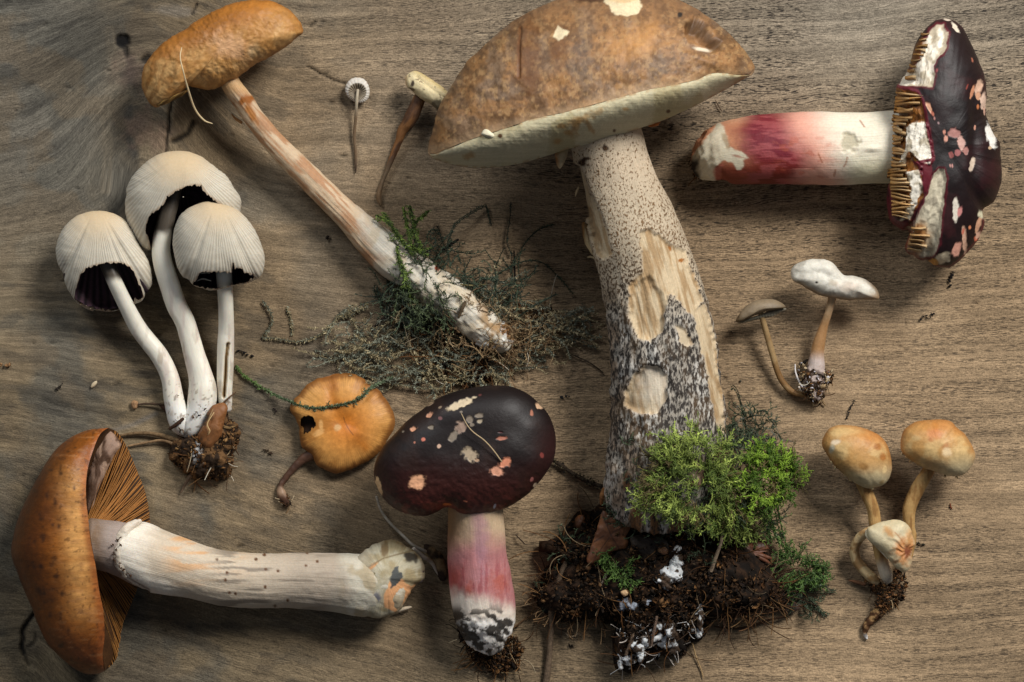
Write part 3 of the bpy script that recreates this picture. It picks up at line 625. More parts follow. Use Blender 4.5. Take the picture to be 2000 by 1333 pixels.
# ------------------------------------------------------------------ tan orange mushroom, top left
def tan_mushroom():
    t = thing('tan_mushroom', 'tan orange mushroom at the top left, its long stem ending in a tangle of moss', 'mushroom', 560, 320)
    O = [(275, 160), (280, 130), (300, 102), (325, 78), (360, 55), (375, 42), (412, 25), (450, 10), (487, 2), (525, 1), (555, 12), (575, 28), (587, 45), (592, 60), (587, 69), (570, 81), (550, 96), (525, 113), (495, 131), (470, 148), (450, 159), (425, 172), (400, 177), (380, 171), (362, 174), (350, 190), (325, 201), (305, 211), (287, 197), (279, 180)]
    def cf(X, Y, a, d):
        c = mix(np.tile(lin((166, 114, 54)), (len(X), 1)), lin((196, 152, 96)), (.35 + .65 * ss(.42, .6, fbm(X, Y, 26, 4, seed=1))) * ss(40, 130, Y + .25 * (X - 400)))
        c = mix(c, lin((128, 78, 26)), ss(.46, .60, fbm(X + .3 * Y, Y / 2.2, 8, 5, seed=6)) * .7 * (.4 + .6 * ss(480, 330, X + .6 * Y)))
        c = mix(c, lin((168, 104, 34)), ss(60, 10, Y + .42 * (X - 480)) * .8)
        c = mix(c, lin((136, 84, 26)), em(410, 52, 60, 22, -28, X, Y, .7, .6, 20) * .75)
        c = mix(c, lin((214, 170, 132)), em(450, 92, 40, 22, 20, X, Y, .8, .7, 10) * .55)
        c = mix(c, lin((198, 174, 130)), em(500, 103, 14, 12, 0, X, Y, .8, .7, 10) * .5)
        c = mix(c, lin((140, 84, 26)), ss(5, 0, sdist(O, X, Y)) * .5)
        return c
    def dents(V):
        X, Y = V[:, 0], V[:, 1]
        return -4 * np.exp(-((X - 392) / 30) ** 2 - ((Y - 88) / 40) ** 2) - 3 * np.exp(-((X - 362) / 9) ** 2) * ss(60, 120, Y) + 1.6 * (fbm(X, Y, 7, 3) - .5) * 2 + 3 * (fbm(X, Y, 45, 2, seed=3) - .5) * 2 - 3 * np.exp(-((X - 400) / 60) ** 2 - ((Y - 44) / 18) ** 2)
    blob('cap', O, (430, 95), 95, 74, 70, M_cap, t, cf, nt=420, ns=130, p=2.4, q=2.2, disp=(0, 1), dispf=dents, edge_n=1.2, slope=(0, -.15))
    blob('gills', [(306, 209), (309, 200), (316, 186), (326, 178), (345, 177), (368, 175), (362, 183), (350, 191), (330, 201), (316, 207)], (334, 190), 100, 26, 3, M_gill, t,
         lambda X, Y, a, d: mix(np.tile(lin((138, 108, 58)), (len(X), 1)), lin((84, 60, 26)), ss(.45, .6, vn((X + Y) / 4.0, Y * 0))), nt=90, ns=14, disp=(1, 8))
    sp = [(440, 140, 88, 18), (453, 168, 84, 19), (475, 198, 78, 20), (496, 229, 72, 20), (525, 267, 64, 21), (557, 302, 56, 23), (592, 336, 50, 24), (640, 384, 44, 25), (690, 432, 40, 29), (728, 470, 38, 35), (765, 503, 38, 39), (805, 532, 36, 38), (850, 562, 35, 37), (900, 600, 33, 36), (950, 645, 30, 33), (982, 668, 26, 24)]
    def sc(X, Y, u):
        k = (X + Y) / 1.414
        c = mix(np.tile(lin((192, 168, 138)), (len(X), 1)), lin((156, 102, 60)), ss(.42, .64, fbm(k / 6, (X - Y), 6, 5, seed=4)) * .7)
        c = mix(c, lin((198, 160, 112)), ss(30, 5, Y - 165) * .8); c = mix(c, lin((142, 84, 30)), em(486, 195, 26, 8, -20, X, Y, .5, .9, 8)); c = mix(c, lin((160, 104, 50)), em(490, 222, 7, 22, -30, X, Y, .5, .5))
        w_ = ss(700, 745, X + 45 * (fbm(X, Y, 18, 3) - .5) - .3 * (Y - 470))
        c = mix(c, lin((200, 192, 176)), w_)
        c = mix(c, lin((186, 168, 138)), w_ * ss(.5, .66, fbm(X, Y, 22, 4)) * .6)
        c = mix(c, lin((150, 116, 74)), ss(910, 960, X) * ss(.42, .6, fbm(X, Y, 13, 4)) * .9)
        c = mix(c, lin((128, 52, 26)), em(854, 524, 5, 6, 0, X, Y, .2, .1))
        return c
    tube('stem', sp, M_flesh, t, sc, step=2.4, disp=(1.6, 24), ridges=(40, .03), dispf=lambda V: ss(730, 790, V[:, 0]) * 7 * (fbm(V[:, 0], V[:, 1], 22, 4, V[:, 2]) - .5) * 2, capr=(.4, .8))
    tube('stem_scale', [(452, 223, 62, 1), (460, 232, 64, 2.6), (472, 240, 66, 3)], M_flesh, t, (156, 112, 66))
    # torn root end, white lumps
    blob('stem_foot', [(925, 640), (955, 628), (990, 630), (1003, 650), (998, 672), (975, 682), (945, 682), (925, 668)], (962, 655), 30, 26, 20, M_flesh, t,
         lambda X, Y, a, d: mix(mix(np.tile(lin((210, 206, 198)), (len(X), 1)), lin((132, 92, 52)), ss(.5, .6, fbm(X, Y, 12, 4))), lin((150, 150, 156)), em(966, 645, 13, 12, 0, X, Y, .4, .3) * .6), nt=150, ns=40, disp=(7, 12))
    green0, green1 = lin((34, 50, 34)), lin((96, 118, 62)); brightg = lin((128, 150, 66))
    def strand(pts, n=24): return crom(pts, n)
    S1 = []
    for pts in [[(735, 421, 70), (762, 440, 74), (785, 470, 78), (808, 500, 80)], [(748, 415, 60), (772, 450, 70), (786, 480, 78)], [(788, 405, 56), (796, 440, 64), (806, 480, 76), (830, 495, 78)],
                [(800, 402, 40), (808, 440, 60), (818, 475, 72), (832, 500, 76)], [(838, 412, 20), (812, 436, 50), (800, 470, 74)], [(775, 480, 80), (780, 510, 82), (790, 545, 84), (786, 570, 60)], [(778, 500, 84), (792, 540, 80), (800, 570, 60), (806, 600, 40)]]:
        P = strand(pts); S1 += [P + RNG.normal(0, 1.5, 3) for _ in range(4)]
        for _ in range(3): i = RNG.integers(4, 20); S1.append(wander(P[i], RNG.uniform(0, 6.28), RNG.uniform(14, 34), 8, .15, .1, 3, 90))
    moss_part('moss', t, S1, green0 * 1.2, brightg, 1.3, 6.5, .9, label='green feathery moss at the upper side of the stem')
    S2 = []
    C_ = [(820, 500), (830, 540), (870, 520), (800, 560), (850, 590), (790, 590), (900, 560), (935, 560), (905, 540), (820, 610), (880, 610), (870, 480), (960, 545), (1000, 555), (760, 570), (1020, 560), (940, 600), (790, 620)]
    for x, y in C_:
        for _ in range(13): S2.append(wander((x + RNG.normal(0, 10), y + RNG.normal(0, 10), RNG.uniform(8, 70 if y < 600 else 35)), RNG.uniform(0, 6.28), RNG.uniform(25, 70), 12, .06, .1, 2, 82))
    for pts in [[(880, 520, 30), (875, 480, 26), (890, 440, 20), (925, 415, 12), (950, 402, 6)], [(998, 395, 6), (996, 430, 6), (990, 470, 8), (1000, 500, 8)], [(1020, 560, 14), (1012, 520, 18), (1022, 480, 16), (1050, 450, 8), (1080, 438, 4)],
                [(960, 545, 20), (1010, 515, 16), (1055, 512, 10), (1090, 540, 8), (1120, 575, 8)], [(1005, 625, 40), (1040, 600, 40), (1068, 585, 34), (1088, 575, 28)], [(832, 465, 40), (842, 450, 30), (855, 452, 20)], [(740, 590, 10), (758, 560, 14), (760, 530, 12)],
                [(740, 590, 6), (730, 565, 6), (735, 556, 5)], [(760, 585, 6), (748, 610, 6), (735, 560, 6)], [(878, 522, 74), (892, 500, 70), (900, 515, 60)], [(950, 400, 5), (960, 440, 5)]]:
        P = strand(pts); S2 += [P, P + RNG.normal(0, 1.2, 3)]
    moss_part('dark_moss', t, S2, lin((26, 34, 30)), lin((74, 88, 66)), 1.5, 5, .9)
    S3 = []
    tangle = [(640, 690), (690, 690), (740, 700), (700, 650), (760, 660), (800, 680), (850, 690), (840, 640), (880, 650), (900, 690), (870, 720), (820, 725), (760, 730), (900, 740), (940, 720), (1000, 700), (1010, 640), (1040, 630), (1060, 650), (1080, 620), (960, 580), (1030, 680), (1090, 650), (930, 700), (770, 620), (1110, 640), (740, 740), (980, 600), (860, 600), (840, 570)]
    for x, y in tangle:
        for _ in range(15): S3.append(wander((x + RNG.normal(0, 15), y + RNG.normal(0, 12), RNG.uniform(3, 26 if y > 600 else 55)), RNG.uniform(-.5, .5) + RNG.choice([0, 3.14]), RNG.uniform(25, 85), 14, .08, .08, 1.5, 60))
    for pts in [[(660, 622, 6), (625, 655, 6), (585, 668, 5), (540, 662, 5), (512, 660, 4)], [(513, 588, 4), (527, 608, 5), (532, 630, 5), (518, 655, 4)], [(560, 600, 3), (568, 625, 3), (572, 655, 3)], [(690, 600, 10), (672, 612, 9), (660, 622, 8), (720, 600, 8)], [(720, 595, 12), (690, 612, 10), (655, 620, 8)],
                [(675, 610, 6), (695, 640, 6), (712, 668, 6), (700, 690, 5)], [(1120, 645, 10), (1150, 655, 8), (1175, 662, 8)], [(1085, 665, 10), (1130, 668, 8), (1165, 680, 5)], [(1100, 630, 8), (1128, 605, 6), (1130, 600, 5)], [(665, 690, 5), (700, 725, 6), (750, 745, 8), (800, 755, 10), (850, 760, 8), (880, 758, 6)], [(745, 744, 10), (790, 735, 10), (830, 745, 8)]]:
        P = strand(pts); S3 += [P, P + RNG.normal(0, 1.5, 3), P + RNG.normal(0, 1.5, 3)]
    S3a, S3b = S3[::2], S3[1::2]
    S4 = []
    for x, y, z_ in [(985, 640, 40), (1000, 665, 30), (960, 620, 48), (940, 690, 30), (1030, 650, 24), (1060, 640, 16), (1000, 690, 20), (900, 650, 40), (970, 670, 50), (1050, 670, 14), (920, 600, 60), (880, 640, 30), (1080, 650, 10)]:
        for _ in range(16): S4.append(wander((x + RNG.normal(0, 12), y + RNG.normal(0, 10), z_ + RNG.uniform(-6, 16)), RNG.uniform(0, 6.28), RNG.uniform(18, 60), 12, .14, .1, 2, z_ + 26))
    moss_part('root_fibres', t, S4, lin((96, 66, 38)), lin((168, 142, 104)), 2.0, 3.6, .8, label='fine brown root fibres round the torn foot', spread=1.4)
    S5 = []
    for x, y in [(800, 560), (790, 585), (815, 590), (805, 620), (780, 555), (830, 560), (850, 560), (790, 500), (820, 500), (860, 590), (850, 610), (900, 600)]:
        for _ in range(12): S5.append(wander((x + RNG.normal(0, 8), y + RNG.normal(0, 12), RNG.uniform(30, 84)), RNG.choice([1.4, -1.6, .3]) + RNG.normal(0, .5), RNG.uniform(18, 55), 12, .08, .06, 3, 90))
    moss_part('dark_moss', t, S5, lin((30, 40, 28)), lin((92, 104, 70)), 1.3, 5.5, .9, label='dark moss strands wrapped over the stem')
    moss_part('dry_moss', t, S3a, lin((116, 102, 72)), lin((176, 162, 126)), 1.1, 5.2, .7, label='dry beige moss tangled round the foot of the stem', spread=1.3)
    moss_part('dry_moss', t, S3b, lin((78, 84, 72)), lin((150, 152, 132)), 1.1, 5.2, .7, label='grey green moss strands spread over the wood', spread=1.3)
    poly = [(780, 600), (850, 590), (930, 660), (1000, 690), (1060, 650), (1080, 600), (1020, 590), (990, 620), (1000, 700), (930, 730), (850, 730), (790, 680)]
    litter('root_litter', t, poly, 700, lambda X, Y: 4 + 14 * fbm(X, Y, 20, 3), EARTH + RUST, (1.5, 4.5), 150, RUST + PALE, (25, 80))
    litter('root_litter', t, [(850, 670), (930, 690), (960, 740), (920, 765), (860, 740)], 260, lambda X, Y: 3 + 6 * fbm(X, Y, 20, 3), [(20, 15, 12), (60, 34, 16), (34, 24, 16)], (2, 7), 40, RUST)
    for pts, c in [([(722, 655, 5, 1.5), (740, 630, 8, 2.6), (765, 612, 12, 3.2), (790, 600, 16, 3)], (46, 36, 32)), ([(758, 668, 5, 2), (775, 645, 10, 4), (790, 630, 12, 4)], (60, 46, 36)), ([(842, 605, 20, 2), (845, 640, 20, 2), (845, 680, 14, 1.6), (848, 720, 8, 1.4)], (110, 88, 60)),
                   ([(895, 622, 74, 2), (903, 602, 76, 4), (909, 590, 72, 3)], (78, 64, 48)), ([(1004, 490, 6, 1.5), (1005, 520, 10, 1.8), (1006, 550, 12, 2)], (24, 22, 20)), ([(855, 500, 20, 2), (870, 485, 16, 3), (895, 468, 14, 2.5)], (34, 28, 24)), ([(1110, 690, 4, 1), (1150, 708, 5, 1.2), (1178, 728, 5, 1.2)], (60, 48, 38)), ([(900, 556, 60, 1.5), (920, 558, 50, 1.5), (950, 556, 40, 1.5)], (120, 110, 76))]:
        twig(t, pts, c)
tan_mushroom()
o = tube('grass_blade', [(355, 93, 165, .7), (352, 112, 172, 1.1), (358, 140, 172, 1.4), (366, 170, 150, 1.8), (380, 212, 110, 2), (398, 235, 90, 1.8), (415, 242, 80, .8)], M_flesh, None, (206, 184, 146), step=2)
tag(o, 'thin dry grass blade curling down over the tan orange cap', 'grass blade')

# ------------------------------------------------------------------ ink cap cluster
def ink_caps():
    t = thing('ink_cap_cluster', 'cluster of three pale ribbed ink caps with black gills sharing one soil clump', 'mushrooms', 350, 800)
    def silk(apex, hole, shade=(206, 198, 178)):
        def f(X, Y, a, d):
            k = .5 + .5 * np.cos(a * 150 + 14 * (fbm(a * 9 + 30, d / 160, 1, 3) - .5))
            c = mix(np.tile(lin((202, 194, 177)), (len(X), 1)), lin((146, 134, 114)), k * .45 * ss(10, 60, d) * (.5 + fbm(X, Y, 18, 3)))
            c = mix(c, lin((186, 152, 100)), ss(100, 15, d) * .6)
            dd = np.abs(sdist(hole, X, Y)); c = mix(c, lin((142, 112, 82)), ss(5, 0, dd) * .6)
            return c
        return f
    def ribs(apex, nrib=150, folds=()):
        def f(V):
            a = np.arctan2(V[:, 1] - apex[1], V[:, 0] - apex[0]); d = np.hypot(V[:, 0] - apex[0], V[:, 1] - apex[1])
            r = .28 * np.cos(a * nrib + 14 * (fbm(a * 9 + 30, d / 160, 1, 3) - .5)) * ss(15, 70, d)
            for fa, w_, am in folds: r = r - am * np.exp(-((np.angle(np.exp(1j * (a - fa)))) / w_) ** 2) * ss(20, 110, d)
            return r + 1.6 * (fbm(V[:, 0], V[:, 1], 35, 3) - .5) * 2
        return f
    gk = lambda X, Y, a, d: mix(np.tile(lin((34, 25, 30)), (len(X), 1)), lin((84, 62, 72)), .5 + .5 * np.cos(a * 80))
    def one(O, c, hole, z0, hf, apex, folds, shell=.955, slope=(0, 0), lab=None):
        cp = blob('cap', O, c, z0, hf, z0 * .8, M_silk, t, silk(apex, hole), nt=760, ns=130, disp=(0, 1), hole=hole, apex=apex, dispf=ribs(apex, folds=folds), edge_n=.6, slope=slope, p=2.3, label=lab)
        g = blob('gills', O, c, z0 - 2, hf * .9, z0 * .55, M_gill, None, gk, nt=320, ns=60, disp=(0, 1), hole=hole, apex=apex, scale=shell, slope=slope, p=2.3, dispf=lambda V: 1.5 * np.cos(np.arctan2(V[:, 1] - apex[1], V[:, 0] - apex[0]) * 60))
        g.parent = cp; g.location = -np.array(t.location)
        return cp
    O1 = [(109, 487), (117, 457), (135, 434), (155, 420), (185, 412), (215, 415), (240, 427), (256, 446), (272, 477), (288, 507), (296, 532), (297, 557), (286, 580), (264, 597), (240, 604), (215, 609), (180, 605), (155, 595), (138, 575), (122, 545), (112, 515)]
    H1 = [(147, 582), (151, 557), (157, 537), (167, 526), (187, 518), (222, 513), (240, 515), (257, 522), (266, 540), (276, 560), (281, 580), (272, 586), (266, 583), (262, 596), (240, 604), (215, 607), (182, 603), (158, 595)]
    one(O1, (205, 510), H1, 62, 62, (190, 400), [(1.05, .045, 6), (2.05, .06, 5), (1.2, .03, 2)], slope=(0, -.12), lab='left ink cap head with wide black mouth')
    O2 = [(244, 382), (250, 362), (265, 337), (287, 315), (317, 300), (350, 295), (380, 300), (407, 315), (435, 335), (457, 362), (470, 388), (470, 408), (466, 425), (440, 450), (400, 480), (340, 490), (295, 490), (275, 482), (257, 455), (246, 422)]
    H2 = [(468, 416), (455, 410), (435, 402), (415, 388), (402, 377), (392, 363), (378, 362), (362, 366), (342, 374), (328, 384), (318, 402), (297, 417), (288, 432), (286, 452), (290, 466), (296, 492), (330, 494), (400, 486), (440, 452)]
    one(O2, (358, 385), H2, 74, 74, (352, 300), [(2.5, .05, 3), (.35, .06, 3), (.55, .05, 3)], slope=(0, -.2), lab='largest ink cap head at the back with black mouth')
    O3 = [(337, 482), (339, 452), (347, 430), (362, 411), (387, 398), (412, 394), (450, 404), (470, 415), (490, 437), (505, 465), (515, 495), (517, 515), (512, 535), (502, 547), (485, 553), (457, 559), (440, 563), (412, 568), (397, 564), (377, 557), (357, 540), (344, 514)]
    H3 = [(377, 556), (383, 545), (390, 535), (402, 531), (430, 532), (452, 532), (455, 515), (459, 525), (470, 524), (477, 534), (497, 539), (498, 545), (480, 551), (457, 556), (438, 561), (422, 566), (397, 562)]
    one(O3, (428, 485), H3, 108, 64, (424, 380), [(1.9, .05, 3.5), (1.15, .05, 3)], slope=(0, -.12), lab='right ink cap head with a small ragged black mouth')
    tube('cap_fringe', [(384, 550, 96, .8), (396, 545, 100, 1.6), (412, 549, 100, 1)], M_silk, t, (214, 206, 188)); tube('cap_fringe', [(392, 535, 104, .8), (402, 533, 106, 1.2), (410, 534, 104, .8)], M_silk, t, (200, 190, 168))
    tube('cap_fringe', [(153, 592, 40, 1), (168, 600, 46, 3), (182, 607, 42, 1.5)], M_silk, t, (190, 172, 146))
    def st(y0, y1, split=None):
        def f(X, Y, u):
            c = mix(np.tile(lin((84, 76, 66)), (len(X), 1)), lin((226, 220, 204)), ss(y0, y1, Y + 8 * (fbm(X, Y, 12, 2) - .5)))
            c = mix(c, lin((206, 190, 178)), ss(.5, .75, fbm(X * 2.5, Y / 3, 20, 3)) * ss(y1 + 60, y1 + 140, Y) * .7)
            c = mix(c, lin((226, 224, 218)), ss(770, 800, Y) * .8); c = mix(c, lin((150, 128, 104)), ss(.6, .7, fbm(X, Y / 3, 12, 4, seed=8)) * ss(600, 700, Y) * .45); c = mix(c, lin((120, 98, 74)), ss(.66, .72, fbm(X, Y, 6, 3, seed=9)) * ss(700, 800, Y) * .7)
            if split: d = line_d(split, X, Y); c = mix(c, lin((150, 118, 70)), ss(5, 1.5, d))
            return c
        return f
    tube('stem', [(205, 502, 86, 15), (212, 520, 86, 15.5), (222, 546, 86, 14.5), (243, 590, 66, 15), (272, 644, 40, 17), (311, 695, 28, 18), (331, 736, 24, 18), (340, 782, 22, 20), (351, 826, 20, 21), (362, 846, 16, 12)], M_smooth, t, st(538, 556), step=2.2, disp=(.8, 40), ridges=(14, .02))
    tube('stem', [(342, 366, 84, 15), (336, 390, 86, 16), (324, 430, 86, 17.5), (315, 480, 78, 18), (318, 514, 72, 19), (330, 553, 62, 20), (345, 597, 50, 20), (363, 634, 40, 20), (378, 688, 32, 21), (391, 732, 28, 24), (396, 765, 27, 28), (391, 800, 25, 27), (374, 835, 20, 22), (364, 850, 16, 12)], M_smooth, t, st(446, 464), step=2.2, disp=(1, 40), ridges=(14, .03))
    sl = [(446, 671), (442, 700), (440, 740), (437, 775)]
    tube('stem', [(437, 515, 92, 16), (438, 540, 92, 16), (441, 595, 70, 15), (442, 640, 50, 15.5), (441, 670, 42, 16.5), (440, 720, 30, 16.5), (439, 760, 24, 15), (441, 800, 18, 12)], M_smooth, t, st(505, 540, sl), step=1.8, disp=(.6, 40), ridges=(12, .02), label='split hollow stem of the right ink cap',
         dispf=lambda V: -11 * ss(4.6, 2.2, line_d(sl, V[:, 0], V[:, 1])) * ss(670, 674, V[:, 1]) * (V[:, 2] > 15))
    # soil clump
    poly = [(410, 800), (440, 790), (449, 818), (461, 830), (470, 854), (455, 884), (452, 920), (437, 938), (386, 935), (365, 926), (338, 902), (332, 884), (340, 862), (362, 856), (384, 832)]
    clod('soil_clump', t, poly, (405, 872), 50, white=[(382, 890, 8, 14, 20), (390, 860, 5, 10, 0), (420, 838, 5, 5, 0)], pal=(44, 32, 22), pal2=(104, 76, 48))
    litter('soil_crumbs', t, poly, 900, dome(poly, (405, 872), 48), EARTH + [(136, 104, 66)], (2, 5.5), 60, RUST + PALE, (15, 50))
    blob('dead_leaf', [(411, 797), (430, 787), (444, 792), (440, 815), (434, 846), (424, 862), (408, 874), (392, 866), (386, 852), (398, 828)], (418, 828), 52, 18, 3, M_cap, t, lambda X, Y, a, d: mix(mix(np.tile(lin((124, 80, 44)), (len(X), 1)), lin((66, 46, 28)), ss(.4, .6, fbm(X, Y, 12, 4)) * ss(10, -10, X - 415)), lin((160, 130, 90)), ss(1.6, .4, line_d([(416, 800), (404, 830), (408, 845)], X, Y))), nt=90, ns=24, disp=(3, 14), edge_n=2)
    for pts, c in [([(236, 851, 5, 2.5), (265, 847, 7, 3.5), (300, 848, 9, 4), (335, 857, 14, 5), (362, 866, 20, 4)], (112, 90, 64)), ([(250, 872, 4, 1.8), (285, 865, 6, 2.4), (318, 861, 10, 3), (345, 870, 16, 4)], (140, 112, 82)), ([(353, 963, 5, 1.6), (362, 946, 10, 3), (378, 922, 26, 4.5), (398, 903, 44, 5)], (104, 86, 70)),
                   ([(262, 792, 5, 2), (285, 789, 6, 2), (320, 791, 12, 2.4)], (70, 54, 42)), ([(331, 838, 36, 3), (345, 829, 44, 4), (358, 818, 46, 3)], (66, 46, 34)), ([(434, 790, 50, 2), (446, 778, 46, 1.6), (461, 766, 36, 1.2)], (84, 62, 44)), ([(420, 925, 20, 2), (440, 915, 24, 3), (462, 913, 16, 2)], (110, 88, 62)), ([(312, 790, 8, 3), (322, 798, 10, 5), (328, 806, 12, 3)], (66, 44, 34)), ([(425, 830, 44, 3), (445, 836, 40, 3.5), (460, 832, 30, 2)], (130, 104, 70)), ([(400, 918, 30, 3), (425, 905, 36, 3.5), (448, 905, 26, 2)], (134, 106, 74))]:
        twig(t, pts, c)
    blob('bark_flake', [(256, 790), (262, 782), (269, 786), (268, 797), (260, 799)], (263, 790), 5, 5, 3, M_dull, t, lambda X, Y, a, d: np.tile(lin((150, 116, 84)), (len(X), 1)), nt=30, ns=10, disp=(2, 6))
    tube('root_hair', [(418, 806, 74, .9), (405, 828, 74, 1.1), (410, 842, 74, 1), (406, 850, 70, .8)], M_flesh, t, (196, 164, 116))
    V = np.array([[x, y, z + 3] for x, y, z in [(345, 772, 44), (352, 836, 40), (356, 842, 38), (349, 846, 34), (395, 795, 54), (385, 806, 50), (402, 800, 50), (378, 815, 46), (340, 818, 40), (348, 824, 42), (390, 812, 48)]])
    A = chips(np.repeat(V, 3, 0) + RNG.normal(0, 2, (33, 3)), RNG.uniform(1, 3, 33), pick(EARTH, 33)); mk('soil_speck', *A, M_dull, t, smooth=False, closed_fix=False, kind='stuff')
ink_caps()

# ------------------------------------------------------------------ small orange cap and the moss thread on it
def orange_cap():
    t = thing('small_orange_mushroom', 'small flat orange mushroom with a hole in its edge under a moss thread', 'mushroom', 660, 830)
    O = [(587, 769), (602, 751), (627, 737), (658, 730), (691, 732), (717, 744), (737, 759), (755, 782), (768, 805), (772, 825), (768, 840), (757, 860), (743, 882), (717, 902), (683, 917), (655, 925), (632, 918), (617, 907), (609, 892), (598, 881), (588, 872), (585, 855), (584, 836), (577, 818), (567, 802), (570, 786)]
    H = [(588, 818), (600, 811), (609, 815), (618, 826), (617, 833), (608, 838), (602, 845), (592, 848), (594, 838), (586, 833)]
    def cf(X, Y, a, d):
        c = mix(np.tile(lin((200, 146, 78)), (len(X), 1)), lin((190, 112, 34)), np.exp(-(np.hypot(X - 678, Y - 832) / 55) ** 2) * .9)
        c = mix(c, lin((176, 100, 24)), np.exp(-(line_d([(652, 740), (650, 780), (672, 815), (690, 845), (712, 872)], X, Y) / 12) ** 2) * .75 * (.4 + fbm(X, Y, 14, 3)))
        c = mix(c, lin((150, 92, 32)), ss(.5, .68, fbm(X, Y, 26, 4)) * .5)
        dd = sdist(O, X, Y); c = mix(c, lin((112, 66, 26)), ss(15, 3, dd + 8 * (fbm(a * 30, d * .05, 1, 2) - .5)) * .85)
        c = mix(c, lin((122, 78, 34)), ss(45, 10, dd) * .3 * (.5 + .5 * np.cos(a * 120 + 4 * fbm(X, Y, 9, 2))))
        c = mix(c, lin((214, 160, 96)), em(622, 845, 10, 6, -30, X, Y, .4, .4)); c = mix(c, lin((214, 160, 96)), em(627, 830, 4, 10, 0, X, Y, .4, .4))
        c = mix(c, lin((60, 36, 16)), ss(4, -3, np.abs(sdist(H, X, Y)) + 1) * .7)
        c = mix(c, lin((196, 160, 110)), em(659, 836, 7, 6, 0, X, Y, .4, .4) * .7)
        return mix(c, lin((90, 50, 16)), ss(1.8, .4, line_d([(671, 815), (674, 826), (682, 840), (690, 850)], X, Y)) * .6)
    def dv(V):
        X, Y = V[:, 0], V[:, 1]
        return -7 * np.exp(-(np.hypot(X - 672, Y - 822) / 26) ** 2) - 5 * np.exp(-(line_d([(722, 756), (700, 800), (690, 830)], X, Y) / 12) ** 2) - 4 * np.exp(-(line_d([(640, 738), (650, 790)], X, Y) / 12) ** 2) + 4 * (fbm(X, Y, 40, 3) - .5)
    cp = blob('cap', O, (672, 828), 20, 30, 12, M_gloss, t, cf, nt=420, ns=110, disp=(0, 1), p=3, q=1.6, hole=H, dispf=dv, edge_n=1.5)
    blob('gills', O, (672, 828), 16, 12, 10, M_gill, t, lambda X, Y, a, d: mix(np.tile(lin((58, 34, 16)), (len(X), 1)), lin((28, 18, 10)), fbm(X, Y, 8, 3)), nt=160, ns=30, disp=(1, 8), scale=.95)
    tube('stem', [(618, 884, 14, 12), (605, 890, 12, 11), (590, 899, 10, 9), (572, 917, 9, 7), (558, 934, 8, 6), (548, 950, 8, 6), (550, 966, 8, 9), (558, 980, 7, 7), (561, 990, 5, 3)], M_gloss, t, lambda X, Y, u: mix(mix(np.tile(lin((92, 62, 44)), (len(X), 1)), lin((52, 36, 30)), fbm(X, Y, 12, 3)), lin((150, 122, 98)), ss(945, 960, Y) * ss(975, 960, Y)), step=1.6, disp=(1.2, 8), label='shrivelled dark brown stem')
    litter('soil_crumbs', t, [(545, 966), (562, 964), (568, 984), (558, 992), (546, 982)], 70, lambda X, Y: 6 + 0 * X, EARTH, (1.5, 4.5), 14, None, (8, 22))
orange_cap()
def moss_thread():
    P = crom([(461, 713, 4), (469, 727, 5), (484, 739, 5), (515, 759, 6), (540, 773, 12), (564, 783, 24), (584, 791, 36), (612, 796, 46), (643, 794, 50), (680, 786, 50), (706, 775, 48), (724, 757, 40), (745, 746, 20), (766, 737, 12)], 90)
    st = [P + RNG.normal(0, .9, 3) for _ in range(5)]
    for i in range(6, 80, 4): st.append(wander(P[i], RNG.uniform(0, 6.28), RNG.uniform(5, 13), 5, .3, .1, 3))
    cs = [lin((66, 84, 52))] * len(st)
    V, F, C = join(fibers(st, [1.1] * len(st), cs, 3), leaflets(st, .9, 5, lin((60, 74, 56)), lin((128, 140, 110)), 1.2))
    g = ss(560, 480, V[:, 0]); C = mix(C, lin((98, 128, 40)), g * .55)
    o = mk('moss_thread', V, F, C, M_moss, None, smooth=False, loc=W(np.array([600., 780., 0.])), closed_fix=False)
    tag(o, 'single green moss thread lying across the small orange cap', 'moss')
moss_thread()

